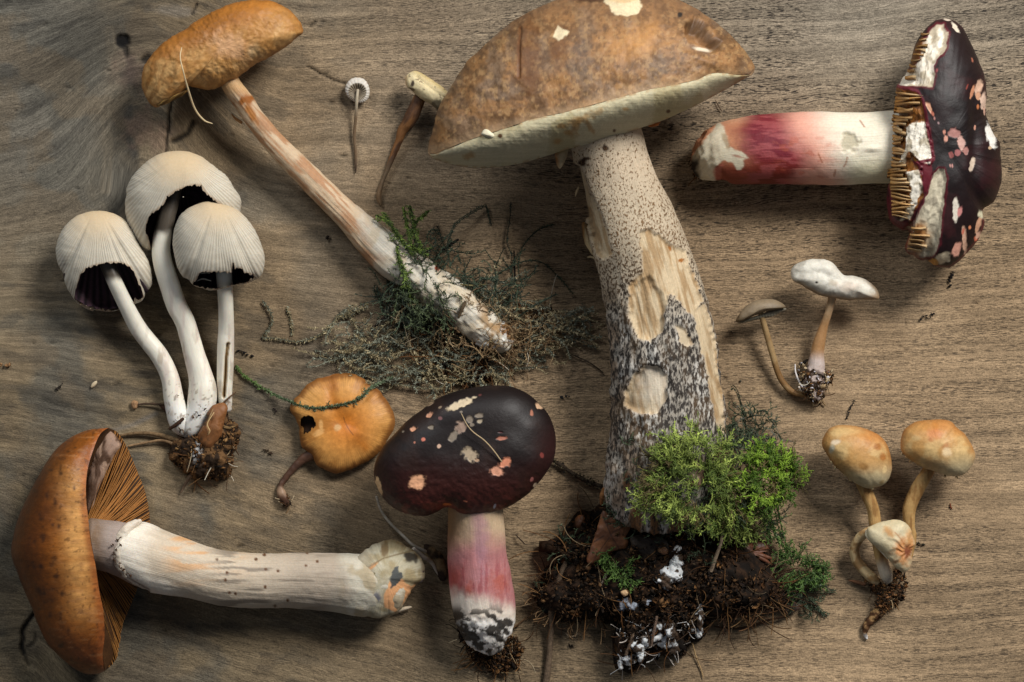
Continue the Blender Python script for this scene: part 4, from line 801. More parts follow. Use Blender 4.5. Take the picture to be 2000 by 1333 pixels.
# ------------------------------------------------------------------ the big brown bolete
def bolete():
    t = thing('bolete', 'huge brown bolete with a speckled torn stem, its foot wrapped in moss and soil', 'mushroom', 1280, 760)
    T = [(838, 300), (837, 290), (841, 270), (847, 250), (857, 211), (881, 170), (908, 129), (936, 99), (973, 65), (1010, 37), (1050, 17), (1089, 0), (1140, -16), (1190, -24), (1240, -24), (1290, -14), (1323, 0), (1357, 17), (1398, 44), (1432, 75), (1456, 102), (1472, 126), (1473, 138), (1466, 147)]
    Fr = [(838, 300), (848, 302), (871, 292), (902, 279), (942, 265), (990, 250), (1041, 233), (1109, 218), (1194, 195), (1262, 177), (1330, 163), (1364, 155), (1384, 145), (1415, 143), (1440, 147), (1466, 147)]
    Lr = [(838, 300), (845, 309), (857, 314), (888, 323), (922, 328), (963, 328), (1010, 321), (1058, 308), (1109, 292), (1160, 279), (1228, 258), (1289, 238), (1350, 211), (1405, 182), (1447, 158), (1466, 147)]
    def cc(X, Y):
        c = mix(np.tile(lin((140, 102, 64)), (len(X), 1)), lin((102, 74, 48)), ss(.42, .62, fbm(X, Y, 70, 5, seed=1)) * .8)
        c = mix(c, lin((160, 116, 70)), ss(.48, .64, fbm(X, Y, 30, 4, seed=5)) * .6)
        c = mix(c, lin((126, 106, 86)), ss(.5, .66, fbm(X, Y, 44, 4, seed=9)) * .6)
        c = mix(c, lin((84, 58, 34)), ss(.50, .64, fbm(X, Y, 13, 5, seed=4)) * .5)
        c = mix(c, lin((172, 136, 92)), ss(.54, .66, fbm(X, Y, 8, 4, seed=14)) * .5); c = mix(c, lin((74, 50, 30)), ss(.56, .68, fbm(X, Y, 5, 3, seed=15)) * .45)
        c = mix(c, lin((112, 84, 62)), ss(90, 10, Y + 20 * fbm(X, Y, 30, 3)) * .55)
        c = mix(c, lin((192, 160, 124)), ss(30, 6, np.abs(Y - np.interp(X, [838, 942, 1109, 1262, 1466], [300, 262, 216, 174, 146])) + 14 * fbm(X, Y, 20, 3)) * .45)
        c = mix(c, lin((84, 48, 20)), ss(9, 1, line_d([(1016, 55), (1014, 90), (1013, 150)], X, Y) + 5 * (fbm(X, Y / 3, 8, 3) - .2)) * .8)
        c = mix(c, lin((106, 64, 28)), em(1032, 110, 22, 66, 0, X, Y, .6, .6, 14) * .6); c = mix(c, lin((106, 66, 30)), em(1092, 100, 14, 40, 10, X, Y, .6, .6, 10) * .6)
        c = mix(c, lin((92, 82, 76)), em(1135, 110, 26, 28, 0, X, Y, .8, .9, 12) * .45); c = mix(c, lin((190, 136, 76)), em(1245, 85, 50, 30, -20, X, Y, .7, .6, 18) * .5)
        c = mix(c, lin((74, 50, 32)), em(1195, 12, 20, 10, 0, X, Y, .5, .5) * .0)
        for p in ([(1176, -20), (1180, 4), (1190, 12), (1194, 24), (1206, 30), (1226, 32), (1246, 26), (1254, 14), (1250, 0), (1240, -18)], [(1083, 62), (1090, 50), (1096, 54), (1101, 57), (1113, 62), (1108, 70), (1092, 79), (1080, 72)]):
            c = mix(c, lin((214, 196, 160)), pm(p, X, Y, 1.5, 3, 8))
        c = mix(c, lin((196, 150, 96)), pm([(1184, -20), (1190, 2), (1222, 8), (1246, -2), (1240, -20)], X, Y, 3, 4) * .5)
        # bite hollow on the right
        c = mix(c, lin((92, 68, 46)), pm([(1341, 62), (1345, 45), (1358, 37), (1374, 44), (1388, 64), (1406, 84), (1408, 96), (1394, 100), (1376, 84), (1352, 78)], X, Y, 6, 6, 12) * .85)
        c = mix(c, lin((150, 110, 72)), em(1362, 84, 16, 10, 30, X, Y, .5, .5) * .7); c = mix(c, lin((206, 190, 166)), em(1371, 97, 17, 3.5, 12, X, Y, .4, .3))
        c = mix(c, lin((40, 34, 30)), em(1328, 29, 5, 5, 0, X, Y, .4, .5)); c = mix(c, lin((150, 118, 84)), em(875, 243, 7, 8, 0, X, Y, .4, .5) * .6)
        c = mix(c, lin((130, 96, 58)), ss(1395, 1440, X) * ss(.4, .6, fbm(X, Y, 24, 3)) * .5)
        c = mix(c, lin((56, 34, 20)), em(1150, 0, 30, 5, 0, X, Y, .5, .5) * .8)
        return c
    def dv(V):
        X, Y = V[:, 0], V[:, 1]
        d = -34 * pm([(1341, 62), (1345, 45), (1358, 37), (1374, 44), (1388, 64), (1406, 84), (1408, 96), (1394, 100), (1376, 84), (1352, 78)], X, Y, 7, 4, 12) + 3 * (fbm(X, Y, 24, 4) - .5) * 2 + 4 * np.exp(-((X - 1372) / 34) ** 2 - ((Y - 118 - .4 * (X - 1372)) / 8) ** 2)
        d -= 3 * ss(5, 0, line_d([(1016, 55), (1014, 90), (1013, 150)], X, Y)); d -= 3 * np.exp(-(np.hypot(X - 875, Y - 243) / 7) ** 2)
        return d + 1.0 * (fbm(X, Y, 5, 3) - .5) * ss(880, 980, X)
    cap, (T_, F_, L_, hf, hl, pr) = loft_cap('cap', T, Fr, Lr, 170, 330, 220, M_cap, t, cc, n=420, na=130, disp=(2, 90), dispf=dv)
    def pc(X, Y):
        c = mix(np.tile(lin((188, 178, 146)), (len(X), 1)), lin((162, 148, 108)), ss(.46, .62, fbm(X, Y, 50, 4)) * .7)
        for x, y, rx, ry, r in [(1138, 232, 32, 8, -25), (1125, 250, 18, 6, -60), (1096, 247, 6, 5, 0), (1150, 246, 14, 5, 60), (1112, 260, 12, 4, 10), (914, 305, 10, 6, 0), (1090, 276, 8, 5, 0), (1222, 214, 5, 3, 0)]:
            c = mix(c, lin((160, 120, 66)), em(x, y, rx, ry, r, X, Y, .6, .9, 8) * .7)
        for x, y, r_ in [(1305, 218, 3.6), (1200, 256, 3.4), (1378, 201, 2.4), (977, 266, 4)]: c = mix(c, lin((86, 58, 34)), em(x, y, r_, r_, 0, X, Y, .4, .4))
        c = mix(c, lin((150, 106, 60)), ss(6, 0, np.abs(sdist(np.vstack([F_, L_[::-1]]), X, Y))) * ss(.45, .6, fbm(X, Y, 9, 3)) * .6)
        return c
    under_surface('pore_surface', F_, L_, hf, hl, pr, 0, M_flesh, t, pc, bulge=16, dispf=lambda V: 1.4 * (fbm(V[:, 0], V[:, 1], 9, 3) - .5) * 2, nr=60)
    # keep the cushion closed underneath: from the pore edge back under the cap
    k = np.linspace(0, 1, 24)[:, None, None]; B3 = np.column_stack([L_, hl]); T3 = np.column_stack([L_ + (T_ - L_) * .35, np.maximum(170 - 120 * pr, 20)])
    V = (B3[None] * (1 - k) + T3[None] * k); V[..., 2] -= np.sin(k[..., 0] * math.pi) * 18; n_ = len(L_)
    mk('pore_cushion', V.reshape(-1, 3), grid(24, n_), lin((190, 178, 140)), M_flesh, t, closed_fix=False)
    blob('flesh_tag', [(940, 262), (946, 253), (956, 254), (966, 262), (972, 268), (964, 272), (950, 268)], (955, 263), 296, 10, 8, M_flesh, t, lambda X, Y, a, d: np.tile(lin((216, 206, 178)), (len(X), 1)), nt=60, ns=12, disp=(1, 6))
    blob('rusty_flake', [(1262, 242), (1278, 236), (1290, 236), (1284, 246), (1270, 248)], (1276, 242), 204, 4, 4, M_dull, t, lambda X, Y, a, d: np.tile(lin((160, 90, 44)), (len(X), 1)), nt=40, ns=10, disp=(1, 5))
    blob('torn_flap', [(1084, 300), (1092, 292), (1108, 288), (1110, 296), (1102, 318), (1094, 330), (1086, 316)], (1097, 306), 160, 12, 8, M_flesh, t, lambda X, Y, a, d: mix(np.tile(lin((196, 176, 140)), (len(X), 1)), lin((150, 96, 44)), ss(1100, 1088, X + 8 * fbm(X, Y, 8, 2))), nt=80, ns=16, disp=(2, 8))
    blob('torn_flap', [(1137, 436), (1143, 436), (1150, 452), (1158, 474), (1160, 500), (1148, 486), (1139, 462)], (1148, 464), 96, 14, 10, M_flesh, t, lambda X, Y, a, d: mix(np.tile(lin((214, 190, 146)), (len(X), 1)), lin((156, 112, 62)), ss(1146, 1138, X)), nt=80, ns=16, disp=(1.5, 8))
    tube('torn_fibre', [(1148, 503, 60, 1.5), (1154, 502, 68, 2), (1164, 506, 80, 2)], M_flesh, t, (206, 184, 144)); tube('torn_fibre', [(1124, 384, 110, .8), (1126, 376, 116, 2.4), (1130, 366, 120, 2)], M_flesh, t, (206, 184, 144))
    # stem
    sp = [(1168, 190, 160, 66), (1182, 262, 158, 70), (1196, 320, 150, 74), (1213, 380, 142, 80), (1238, 450, 132, 89), (1258, 510, 124, 94), (1275, 570, 118, 99), (1288, 640, 112, 105), (1296, 700, 108, 107), (1302, 760, 106, 108), (1306, 820, 104, 111), (1302, 870, 102, 113), (1294, 920, 98, 113), (1284, 965, 84, 104), (1282, 985, 70, 90)]
    z = lambda L: [(1060 + x / 2.898, 240 + y / 2.898) for x, y in L]; k_ = lambda L: [(1060 + x / 3.508, 620 + y / 3.508) for x, y in L]
    PA = [(z([(540, 680), (560, 620), (600, 600), (660, 640), (720, 690), (810, 720), (835, 810), (870, 900), (915, 1010), (880, 1040), (860, 1090), (820, 1070), (770, 1000), (720, 960), (690, 1050), (680, 1180), (610, 1240), (540, 1220), (490, 1100), (490, 920), (560, 840), (570, 760)])),
          z([(870, 1060), (915, 1010), (950, 1120), (975, 1250), (985, 1400), (940, 1400), (890, 1250)]), k_([(1030, -40), (1150, 0), (1185, 160), (1210, 400), (1240, 560), (1248, 800), (1215, 790), (1170, 640), (1130, 400), (1080, 200)]),
          z([(140, 220), (215, 255), (260, 380), (330, 520), (395, 750), (345, 775), (300, 740), (240, 560), (180, 390)]), k_([(560, 500), (620, 400), (700, 335), (800, 340), (855, 400), (850, 560), (790, 660), (690, 660), (600, 640), (560, 600)]), k_([(900, 50), (980, 80), (1030, 180), (970, 205), (930, 130)])]
    fulls = [1, 1, 1, .95, .9, .75]
    def bare(X, Y):
        b = np.zeros(len(X))
        for p, f in zip(PA, fulls): b = np.maximum(b, f * pm(p, X, Y, 2.2, 5, 8))
        return b
    def sc(X, Y, u):
        base = mix(np.tile(lin((184, 168, 144)), (len(X), 1)), lin((160, 152, 140)), ss(480, 700, Y + 40 * (fbm(X, Y, 40, 3) - .5)))
        base = mix(base, lin((196, 192, 184)), ss(.5, .66, fbm(X, Y / 2, 26, 4)) * ss(560, 700, Y) * .7)
        base = mix(base, lin((206, 186, 160)), ss(400, 330, Y) * .4)
        base = mix(base, lin((120, 92, 62)), ss(1255, 1190, X - .12 * (Y - 600)) * ss(480, 640, Y) * ss(.4, .6, fbm(X, Y / 3, 12, 4)) * .6)
        base = mix(base, lin((120, 84, 54)), ss(840, 960, Y) * ss(.45, .62, fbm(X, Y / 2, 18, 4, seed=3)))
        b = bare(X, Y); f = fbm(X - .25 * Y, Y / 7, 6, 4, seed=6); up = mix(np.tile(lin((196, 176, 144)), (len(X), 1)), lin((166, 138, 102)), ss(.42, .62, f))
        up = mix(up, lin((222, 214, 198)), em(1280, 740, 30, 50, 0, X, Y, .6, .5) * .5)
        base = mix(base, up, b)
        base = mix(base, lin((176, 140, 96)), pm(PA[0], X, Y, 9, 3) * (1 - pm(z([(510, 930), (600, 870), (690, 1000), (680, 1170), (610, 1230), (540, 1210), (495, 1090)]), X, Y, 3, 5)) * em(1238, 560, 12, 40, -20, X, Y, .8, .5) * .8)
        for x, y, rx, ry in [(1183, 290, 6, 7), (1143, 312, 10, 4), (1137, 318, 7, 8)]: base = mix(base, lin((56, 36, 22)), em(x, y, rx, ry, -20, X, Y, .3, .5, 5))
        for x, y, rx, ry in [(1308, 485, 3, 6), (1330, 509, 7, 3)]: base = mix(base, lin((150, 96, 44)), em(x, y, rx, ry, -20, X, Y, .3, .5, 5))
        return base
    def ex(X, Y, al):
        b = bare(X, Y); den = np.interp(Y, [260, 330, 400, 500, 600, 700, 850, 960], [.36, .42, .5, .56, .66, .74, .72, .6])
        den = den + .16 * (fbm(X, Y, 60, 3) - .5)
        k = ss(430, 640, Y + 50 * (fbm(X, Y, 60, 2) - .5)) * 1.0
        k = np.clip(k + ss(1300, 1350, X) * ss(440, 520, Y) * .6, 0, 1)
        return {'dens': np.where(True, den * (1 - ss(.3, .7, b)), 0), 'scale_col': mix(mix(np.tile(lin((116, 90, 62)), (len(X), 1)), lin((52, 47, 43)), k), lin((96, 76, 54)), ss(.45, .65, fbm(X, Y / 2, 20, 4, seed=12)) * .6), 'coarse': ss(520, 680, Y)}
    m = material('scaly_stem_skin', .72, .2, (.2, .12), (.012, .3, .14), (.25, .45), 1.0, .05)
    nt = m.node_tree; N = nt.nodes; L = nt.links; b = N['Principled BSDF']; oldc = b.inputs['Base Color'].links[0].from_socket
    def att(n): a = N.new('ShaderNodeAttribute'); a.attribute_name = n; return a
    tc = N.new('ShaderNodeTexCoord')
    def ns(sx, sy, det=2, off=0):
        mp = N.new('ShaderNodeMapping'); mp.inputs['Scale'].default_value = (sx / S, sy / S, sy / S * .8); mp.inputs['Location'].default_value = (off, off, off); mp.inputs['Rotation'].default_value = (0, 0, math.radians(-14)); L.new(tc.outputs['Object'], mp.inputs[0])
        n = N.new('ShaderNodeTexNoise'); n.inputs['Scale'].default_value = 1; n.inputs['Detail'].default_value = det; n.inputs['Roughness'].default_value = .6; L.new(mp.outputs[0], n.inputs['Vector']); return n.outputs['Fac']
    def mth(op, *a):
        x = N.new('ShaderNodeMath'); x.operation = op
        for i, q in enumerate(a):
            if isinstance(q, (int, float)): x.inputs[i].default_value = q
            else: L.new(q, x.inputs[i])
        return x.outputs[0]
    fine, co = ns(.26, .17, 2), ns(.22, .085, 5, 5)
    mixn = N.new('ShaderNodeMix'); L.new(att('coarse').outputs['Fac'], mixn.inputs[0]); L.new(fine, mixn.inputs[2]); L.new(co, mixn.inputs[3])
    # mask = smoothstep(noise + dens - 1)
    q = mth('ADD', mixn.outputs[0], mth('MULTIPLY', att('dens').outputs['Fac'], .42))
    r = N.new('ShaderNodeMapRange'); r.interpolation_type = 'SMOOTHSTEP'; r.inputs[1].default_value = .70; r.inputs[2].default_value = .86; L.new(q, r.inputs[0])
    mx = N.new('ShaderNodeMix'); mx.data_type = 'RGBA'; L.new(r.outputs[0], mx.inputs[0]); L.new(oldc, mx.inputs[6]); L.new(att('scale_col').outputs['Color'], mx.inputs[7]); L.new(mx.outputs[2], b.inputs['Base Color'])
    bp = [n for n in N if n.type == 'BUMP'][0]; hh = bp.inputs['Height'].links[0].from_socket; L.new(mth('ADD', hh, mth('MULTIPLY', r.outputs[0], .9)), bp.inputs['Height'])
    def sd(V):
        X, Y = V[:, 0], V[:, 1]; bb = bare(X, Y)
        r = -6.5 * bb + bb * 3.0 * (fbm(X - .25 * Y, Y / 8, 7, 3, seed=6) - .5) * 2 + (1 - bb) * ss(450, 700, Y) * 7 * (fbm(X, Y / 2.5, 9, 4) - .5) * 2
        r = r - 6 * pm(z([(510, 930), (600, 870), (690, 1000), (680, 1170), (610, 1230), (540, 1210), (495, 1090)]), X, Y, 6, 4) - 5 * pm(PA[4], X, Y, 8, 4) - 5 * pm(PA[3], X, Y, 3, 4)
        return r
    tube('stem', sp, m, t, sc, step=2.6, nang=300, disp=(2.5, 60), ridges=(9, .03), dispf=sd, extraf=ex, capr=(.1, .3))
    # soil ball
    lz = lambda L: [(1020 + x / 2.703, 840 + y / 2.703) for x, y in L]
    poly = lz([(430, 385), (380, 420), (300, 450), (220, 540), (150, 590), (90, 620), (160, 660), (200, 700), (120, 740), (100, 820), (55, 850), (70, 920), (180, 1000), (300, 1010), (420, 985), (500, 1060), (480, 1180), (500, 1260), (600, 1265), (700, 1190), (850, 1200), (880, 1130), (960, 1090), (1000, 1000), (1100, 990), (1230, 960), (1380, 935), (1400, 850), (1360, 770), (1330, 700), (1290, 610), (1150, 540), (900, 450), (700, 390), (560, 370)])
    c0 = (1270, 1120)
    wh = [(1310, 1125, 16, 22, 30), (1322, 1100, 10, 12, 0), (1296, 1140, 14, 6, 30), (1324, 1076, 7, 10, 0), (1238, 1184, 16, 12, 20), (1216, 1178, 10, 10, 0), (1262, 1176, 8, 6, 0), (1366, 1200, 8, 24, 0), (1362, 1230, 8, 12, 0), (1270, 1246, 20, 12, -30), (1300, 1250, 16, 12, 0), (1314, 1264, 12, 14, 0), (1242, 1262, 16, 10, 40), (1228, 1288, 10, 10, 0), (1250, 1280, 10, 8, 0), (1310, 1228, 12, 12, 0), (1212, 1290, 6, 12, 0), (1290, 1222, 8, 8, 0)]
    clod('soil_ball', t, poly, c0, 95, pal=(22, 17, 13), pal2=(52, 36, 24), disp=(17, 26))
    dm = dome(poly, c0, 95)
    for x, y, rx, ry, a in wh:
        zz = float(dm(np.array([x * 1.]), np.array([y * 1.]))[0]); aa = math.radians(a)
        P = [(x + 1.35 * rx * math.cos(q) * math.cos(aa) * RNG.uniform(.7, 1.2) - 1.35 * ry * math.sin(q) * math.sin(aa), y + 1.35 * rx * math.cos(q) * math.sin(aa) + 1.35 * ry * math.sin(q) * math.cos(aa) * RNG.uniform(.7, 1.2)) for q in np.linspace(0, 2 * math.pi, 9)[:-1]]
        blue = x < 1270 and 1165 < y < 1200
        blob('mycelium_lump', P, (x, y), zz + 3, 14, 8, M_flesh, t, lambda X, Y, a, d: mix(np.tile(lin((140, 146, 156) if blue else (200, 202, 202)), (len(X), 1)), lin((60, 46, 34)), ss(.48, .56, fbm(X, Y, 9, 4, seed=x))), nt=70, ns=18, disp=(6, 9), edge_n=5)
    litter('soil_crumbs', t, poly, 5200, dm, [(40, 29, 19), (30, 22, 15), (66, 46, 28), (22, 17, 13), (88, 64, 40), (50, 36, 24)], (1.3, 6), 300, RUST + [(120, 102, 78)], (20, 80), zs=8, elong=1.7)
    side = lz([(60, 850), (300, 760), (420, 900), (400, 1000), (180, 1010)]); litter('root_fibres', t, side, 150, lambda X, Y: 8 + 20 * fbm(X, Y, 20, 2), EARTH, (1.5, 5), 220, [(110, 84, 56), (136, 110, 80), (80, 56, 36)], (25, 70))
    side = lz([(1000, 750), (1250, 760), (1390, 900), (1200, 1000), (1000, 960)]); litter('root_fibres', t, side, 300, lambda X, Y: 30 + 20 * fbm(X, Y, 20, 2), RUST + EARTH, (1.5, 5), 240, [(84, 58, 36), (104, 78, 50), (56, 38, 26)], (25, 90))
    low = lz([(500, 1040), (900, 1000), (880, 1140), (700, 1200), (540, 1270), (480, 1200)]); litter('mycelium_threads', t, low, 130, dm, [(206, 206, 204), (30, 22, 16), (34, 26, 20)], (2, 5), 90, [(210, 208, 204), (170, 160, 150), (60, 44, 32)], (15, 45))
    # small torn leaf scraps scattered through the soil
    Q = inpoly(poly, 230); Vs, Cs = [], []
    for (x, y), cl in zip(Q, pick(EARTH + RUST + [(30, 24, 18), (40, 30, 22)], 230)):
        zz = float(dm(np.array([x]), np.array([y]))[0]) + 4; L_ = RNG.uniform(5, 15); w_ = L_ * RNG.uniform(.3, .6); a = RNG.uniform(0, 6.28)
        nrm = RNG.normal(0, .35, 2); pts = []
        for k, (u, v) in enumerate([(-1, 0), (-.4, .8), (.3, 1), (1, .2), (.6, -.7), (-.3, -1)]):
            u, v = u * L_ * RNG.uniform(.7, 1.1), v * w_ * RNG.uniform(.6, 1.1); pts.append([x + u * math.cos(a) - v * math.sin(a), y + u * math.sin(a) + v * math.cos(a), zz + nrm[0] * u + nrm[1] * v + .02 * u * u])
        b = np.array(pts); Vs.append(np.vstack([b, b - [0, 0, 1.2]])); Cs.append(np.tile(cl, (12, 1)))
    V = np.vstack(Vs); V[:, 2] = np.maximum(V[:, 2], .8); o6 = np.arange(230)[:, None] * 12; hexf = np.arange(6)[None] + o6
    sd_ = np.concatenate([np.stack([hexf[:, i], hexf[:, (i + 1) % 6], hexf[:, (i + 1) % 6] + 6, hexf[:, i] + 6], 1) for i in range(6)])
    mk('leaf_scraps', V, [hexf, hexf[:, ::-1] + 6, sd_], np.vstack(Cs), M_dull, t, smooth=False, kind='stuff', closed_fix=False)
    # leaves in the soil
    def leaf(p, c, z0, cols, h=10, veins=(), name='dead_leaf', lab=None, slope=(0, 0)):
        def f(X, Y, a, d):
            k = mix(np.tile(lin(cols[0]), (len(X), 1)), lin(cols[1]), ss(.4, .62, fbm(X, Y, 18, 4)))
            for v in veins: k = mix(k, lin(cols[1]) * .45, ss(2, .6, line_d(v, X, Y)) * .8)
            return k
        blob(name, p, c, z0, h, 3, M_cap, t, f, nt=140, ns=40, disp=(5, 26), edge_n=2, slope=slope, label=lab)
    leaf(lz([(425, 430), (480, 450), (580, 480), (570, 520), (545, 560), (560, 590), (540, 620), (460, 650), (400, 690), (345, 700), (360, 620), (380, 560), (400, 500)]), (1192, 1050), 96, [(124, 78, 46), (92, 56, 34)], 8, [lz([(420, 440), (470, 560), (520, 640)]), lz([(570, 490), (480, 540), (380, 680)]), lz([(430, 560), (380, 590)])], lab='brown dead leaf lying on the soil ball')
    leaf(lz([(580, 560), (700, 560), (770, 590), (760, 650), (660, 670), (590, 640)]), (1268, 1064), 96, [(62, 50, 38), (40, 30, 22)], 6, lab='dark rotten leaf scrap')
    leaf(lz([(1100, 590), (1180, 600), (1280, 600), (1310, 650), (1330, 720), (1290, 700), (1240, 640), (1200, 670), (1140, 660)]), (1462, 1078), 50, [(92, 54, 34), (56, 32, 20)], 10, lab='curled rust brown leaf on the right of the soil ball')
    leaf(lz([(1390, 850), (1430, 820), (1450, 900), (1470, 930), (1400, 980), (1380, 930)]), (1541, 1172), 14, [(66, 50, 42), (48, 36, 30)], 8)
    leaf(lz([(330, 880), (370, 870), (380, 930), (350, 960), (320, 940)]), (1150, 1180), 50, [(150, 84, 36), (96, 54, 26)], 6, lab='small orange leaf scrap')
    leaf(lz([(280, 460), (320, 450), (325, 500), (290, 520), (275, 490)]), (1131, 1020), 60, [(116, 68, 32), (70, 42, 24)], 6)
    leaf(lz([(720, 620), (760, 615), (770, 650), (740, 660), (715, 640)]), (1293, 1076), 104, [(150, 112, 76), (100, 66, 40)], 5)
    leaf(lz([(520, 855), (545, 845), (562, 862), (545, 880), (525, 872)]), (1221, 1159), 100, [(190, 156, 116), (160, 120, 80)], 6)
    for pts, c in [([(1105, 1099, 60, 5), (1096, 1122, 58, 6), (1086, 1152, 48, 7), (1078, 1190, 34, 6.5), (1076, 1230, 18, 6), (1073, 1275, 9, 6), (1068, 1322, 6, 7), (1062, 1350, 5, 5)], (98, 82, 66)), ([(1395, 1224, 8, 1.5), (1430, 1228, 7, 2), (1465, 1224, 6, 3), (1500, 1212, 8, 2.6), (1535, 1204, 12, 2.6)], (62, 44, 30)),
                   ([(1388, 1116, 100, 4.5), (1398, 1088, 112, 3.8), (1408, 1060, 124, 3.2), (1412, 1036, 130, 3)], (138, 120, 100)), ([(1411, 1134, 66, 2), (1436, 1150, 66, 3.6), (1470, 1170, 56, 3)], (140, 110, 74)), ([(1174, 1142, 88, 2.5), (1184, 1124, 94, 3), (1192, 1110, 98, 2)], (150, 136, 122)),
                   ([(1178, 1196, 60, 2), (1172, 1176, 72, 3), (1168, 1160, 78, 2)], (120, 100, 84)), ([(1056, 1068, 6, 2), (1080, 1058, 16, 5), (1110, 1048, 40, 6), (1140, 1030, 60, 6)], (52, 40, 30)), ([(1105, 1238, 4, .8), (1115, 1244, 5, 1.6), (1130, 1238, 8, 2)], (170, 150, 124)),
                   ([(1352, 1256, 10, 1.4), (1360, 1284, 5, 1.2), (1370, 1310, 3, 1.2), (1374, 1326, 3, .8)], (176, 146, 104)), ([(1175, 985, 90, 3), (1176, 970, 96, 5), (1180, 955, 90, 4)], (140, 96, 58)), ([(1080, 1130, 40, 1.6), (1070, 1160, 26, 2), (1050, 1200, 8, 1.6), (1044, 1222, 4, 1)], (88, 66, 46)),
                   ([(1400, 1130, 84, 4), (1440, 1140, 70, 4), (1485, 1150, 48, 3)], (46, 36, 32)), ([(1186, 1008, 112, 1.2), (1200, 1006, 116, 1.5), (1225, 1012, 112, 1.2)], (170, 160, 140)), ([(1283, 1205, 96, 3), (1278, 1230, 90, 3), (1272, 1262, 80, 2)], (110, 90, 76)), ([(1236, 1225, 90, 3), (1234, 1250, 84, 4), (1222, 1280, 70, 3)], (118, 98, 80))]:
        twig(t, pts, c)
    # moss: bright clumps, trailing strands, dark mat on the right of the stem
    def tuft(cx, cy, cz, n, L0, L1, rad, a0=0, a1=6.28, bend=.09, up=.25, n_side=3):
        out = []
        for _ in range(n):
            a = RNG.uniform(a0, a1); r = rad * math.sqrt(RNG.random()); p = (cx + r * math.cos(a) * 1.0, cy + r * math.sin(a) * .8, cz + RNG.uniform(-8, 14))
            P = wander(p, a + RNG.normal(0, .5), RNG.uniform(L0, L1), 11, bend, .05, 2, cz + 44); P[:, 2] += np.sin(np.linspace(0, math.pi * .8, len(P))) * up * L1 * RNG.uniform(.3, 1)
            out.append(P)
            for _ in range(n_side):
                i = RNG.integers(3, 11); d = math.atan2(P[i][1] - P[i - 1][1], P[i][0] - P[i - 1][0]); out.append(wander(P[i], d + RNG.choice([-1, 1]) * RNG.uniform(.5, 1.1), RNG.uniform(7, 20), 6, .12, .06, 2))
        return out
    def mossfield(name, poly, zf, nt_, c0, c1, L0, L1, label, lean=-1.2, seed=0):
        P = inpoly(poly, nt_); cen_ = np.mean(np.array(poly), 0); parts = []
        for x, y in P:
            out = math.atan2(y - cen_[1], x - cen_[0]); a = out + RNG.normal(0, .7); st_ = []
            z0 = zf(x, y) + RNG.uniform(-14, 10); nb = RNG.integers(4, 9)
            for _ in range(nb):
                L = RNG.uniform(L0, L1); P_ = wander((x + RNG.normal(0, 5), y + RNG.normal(0, 5), z0), a + RNG.normal(0, .55), L, 12, .07, .05, 3)
                P_[:, 2] += np.sin(np.linspace(0, math.pi * .85, 13)) * RNG.uniform(8, 30); st_.append(P_)
                sd_ = 1
                for i in range(3, 12, 1):       # feathery side branches, alternate
                    if RNG.random() < .75:
                        d = math.atan2(P_[i][1] - P_[i - 1][1], P_[i][0] - P_[i - 1][0]); st_.append(wander(P_[i], d + sd_ * RNG.uniform(.5, 1.0), RNG.uniform(5, 15) * (1.15 - i / 14), 4, .12, .08, 3)); sd_ = -sd_
            k = RNG.random() ** 1.3; br = RNG.uniform(.6, 1.15); cc = (c0 * (1 - k) + c1 * k) * br
            if RNG.random() < .12: cc = lin((96, 84, 50)) * br
            parts.append(fibers(st_, [.75] * len(st_), [cc * RNG.uniform(.8, 1.2) for _ in st_], 3)); parts.append(leaflets(st_, 2.2, 3.8, cc * .8, cc * 1.35, .7))
        V, F, C = join(*parts); V[:, 2] = np.maximum(V[:, 2], .8)
        mk(name, V, F, C, M_moss, t, smooth=False, label=label, kind='stuff', closed_fix=False)
    mp1 = lz([(700, 240), (735, 110), (900, 40), (1040, 90), (1110, 200), (1140, 340), (1180, 400), (1250, 550), (1130, 540), (1000, 510), (900, 470), (760, 410), (660, 380), (660, 290)])
    mossfield('moss', mp1, lambda x, y: (108 + math.sqrt(max(0, 113 ** 2 - (x - 1296) ** 2)) if abs(x - 1296) < 100 else 150 - .4 * max(0, x - 1396)) - .5 * max(0, y - 960), 135, lin((72, 92, 36)), lin((172, 188, 92)), 22, 58, 'bright green feathery moss clump over the foot of the stem')
    mp2 = lz([(1150, 210), (1250, 110), (1390, 170), (1480, 230), (1400, 300), (1330, 380), (1250, 350), (1200, 410), (1160, 320)])
    mossfield('moss', mp2, lambda x, y: 140 - .35 * (x - 1450), 75, lin((62, 92, 24)), lin((146, 178, 58)), 16, 42, 'vivid green moss clump at the right of the stem foot')
    G = []
    for pts in [[(1510, 960, 60), (1520, 1010, 40), (1532, 1060, 20), (1545, 1090, 16)], [(1500, 980, 70), (1512, 1030, 40), (1528, 1065, 24)], [(1490, 990, 70), (1500, 1030, 50), (1505, 1060, 30)]]:
        P = crom(pts, 20); G += [P + RNG.normal(0, 3, 3) for _ in range(5)]; G += [wander(P[i], RNG.uniform(0, 6.3), RNG.uniform(12, 30), 7, .12, .1, 2) for i in RNG.integers(2, 19, 16)]
    G += tuft(1555, 1110, 26, 44, 15, 52, 22) + tuft(1580, 1120, 14, 30, 14, 34, 18, -1.2, 1.2) + tuft(1525, 1140, 20, 30, 15, 40, 14, 1, 3.5)
    moss_part('moss', t, G, lin((44, 66, 34)), lin((104, 134, 64)), 1.7, 5.5, .9, label='thin green moss trailing down the right edge of the soil', spread=.8)
    G = tuft(1208, 1105, 92, 36, 12, 40, 12, .2, 2.2) + tuft(1195, 1090, 94, 16, 12, 30, 8, 2, 4) + tuft(1225, 1125, 88, 16, 10, 28, 10, 0, 1.5)
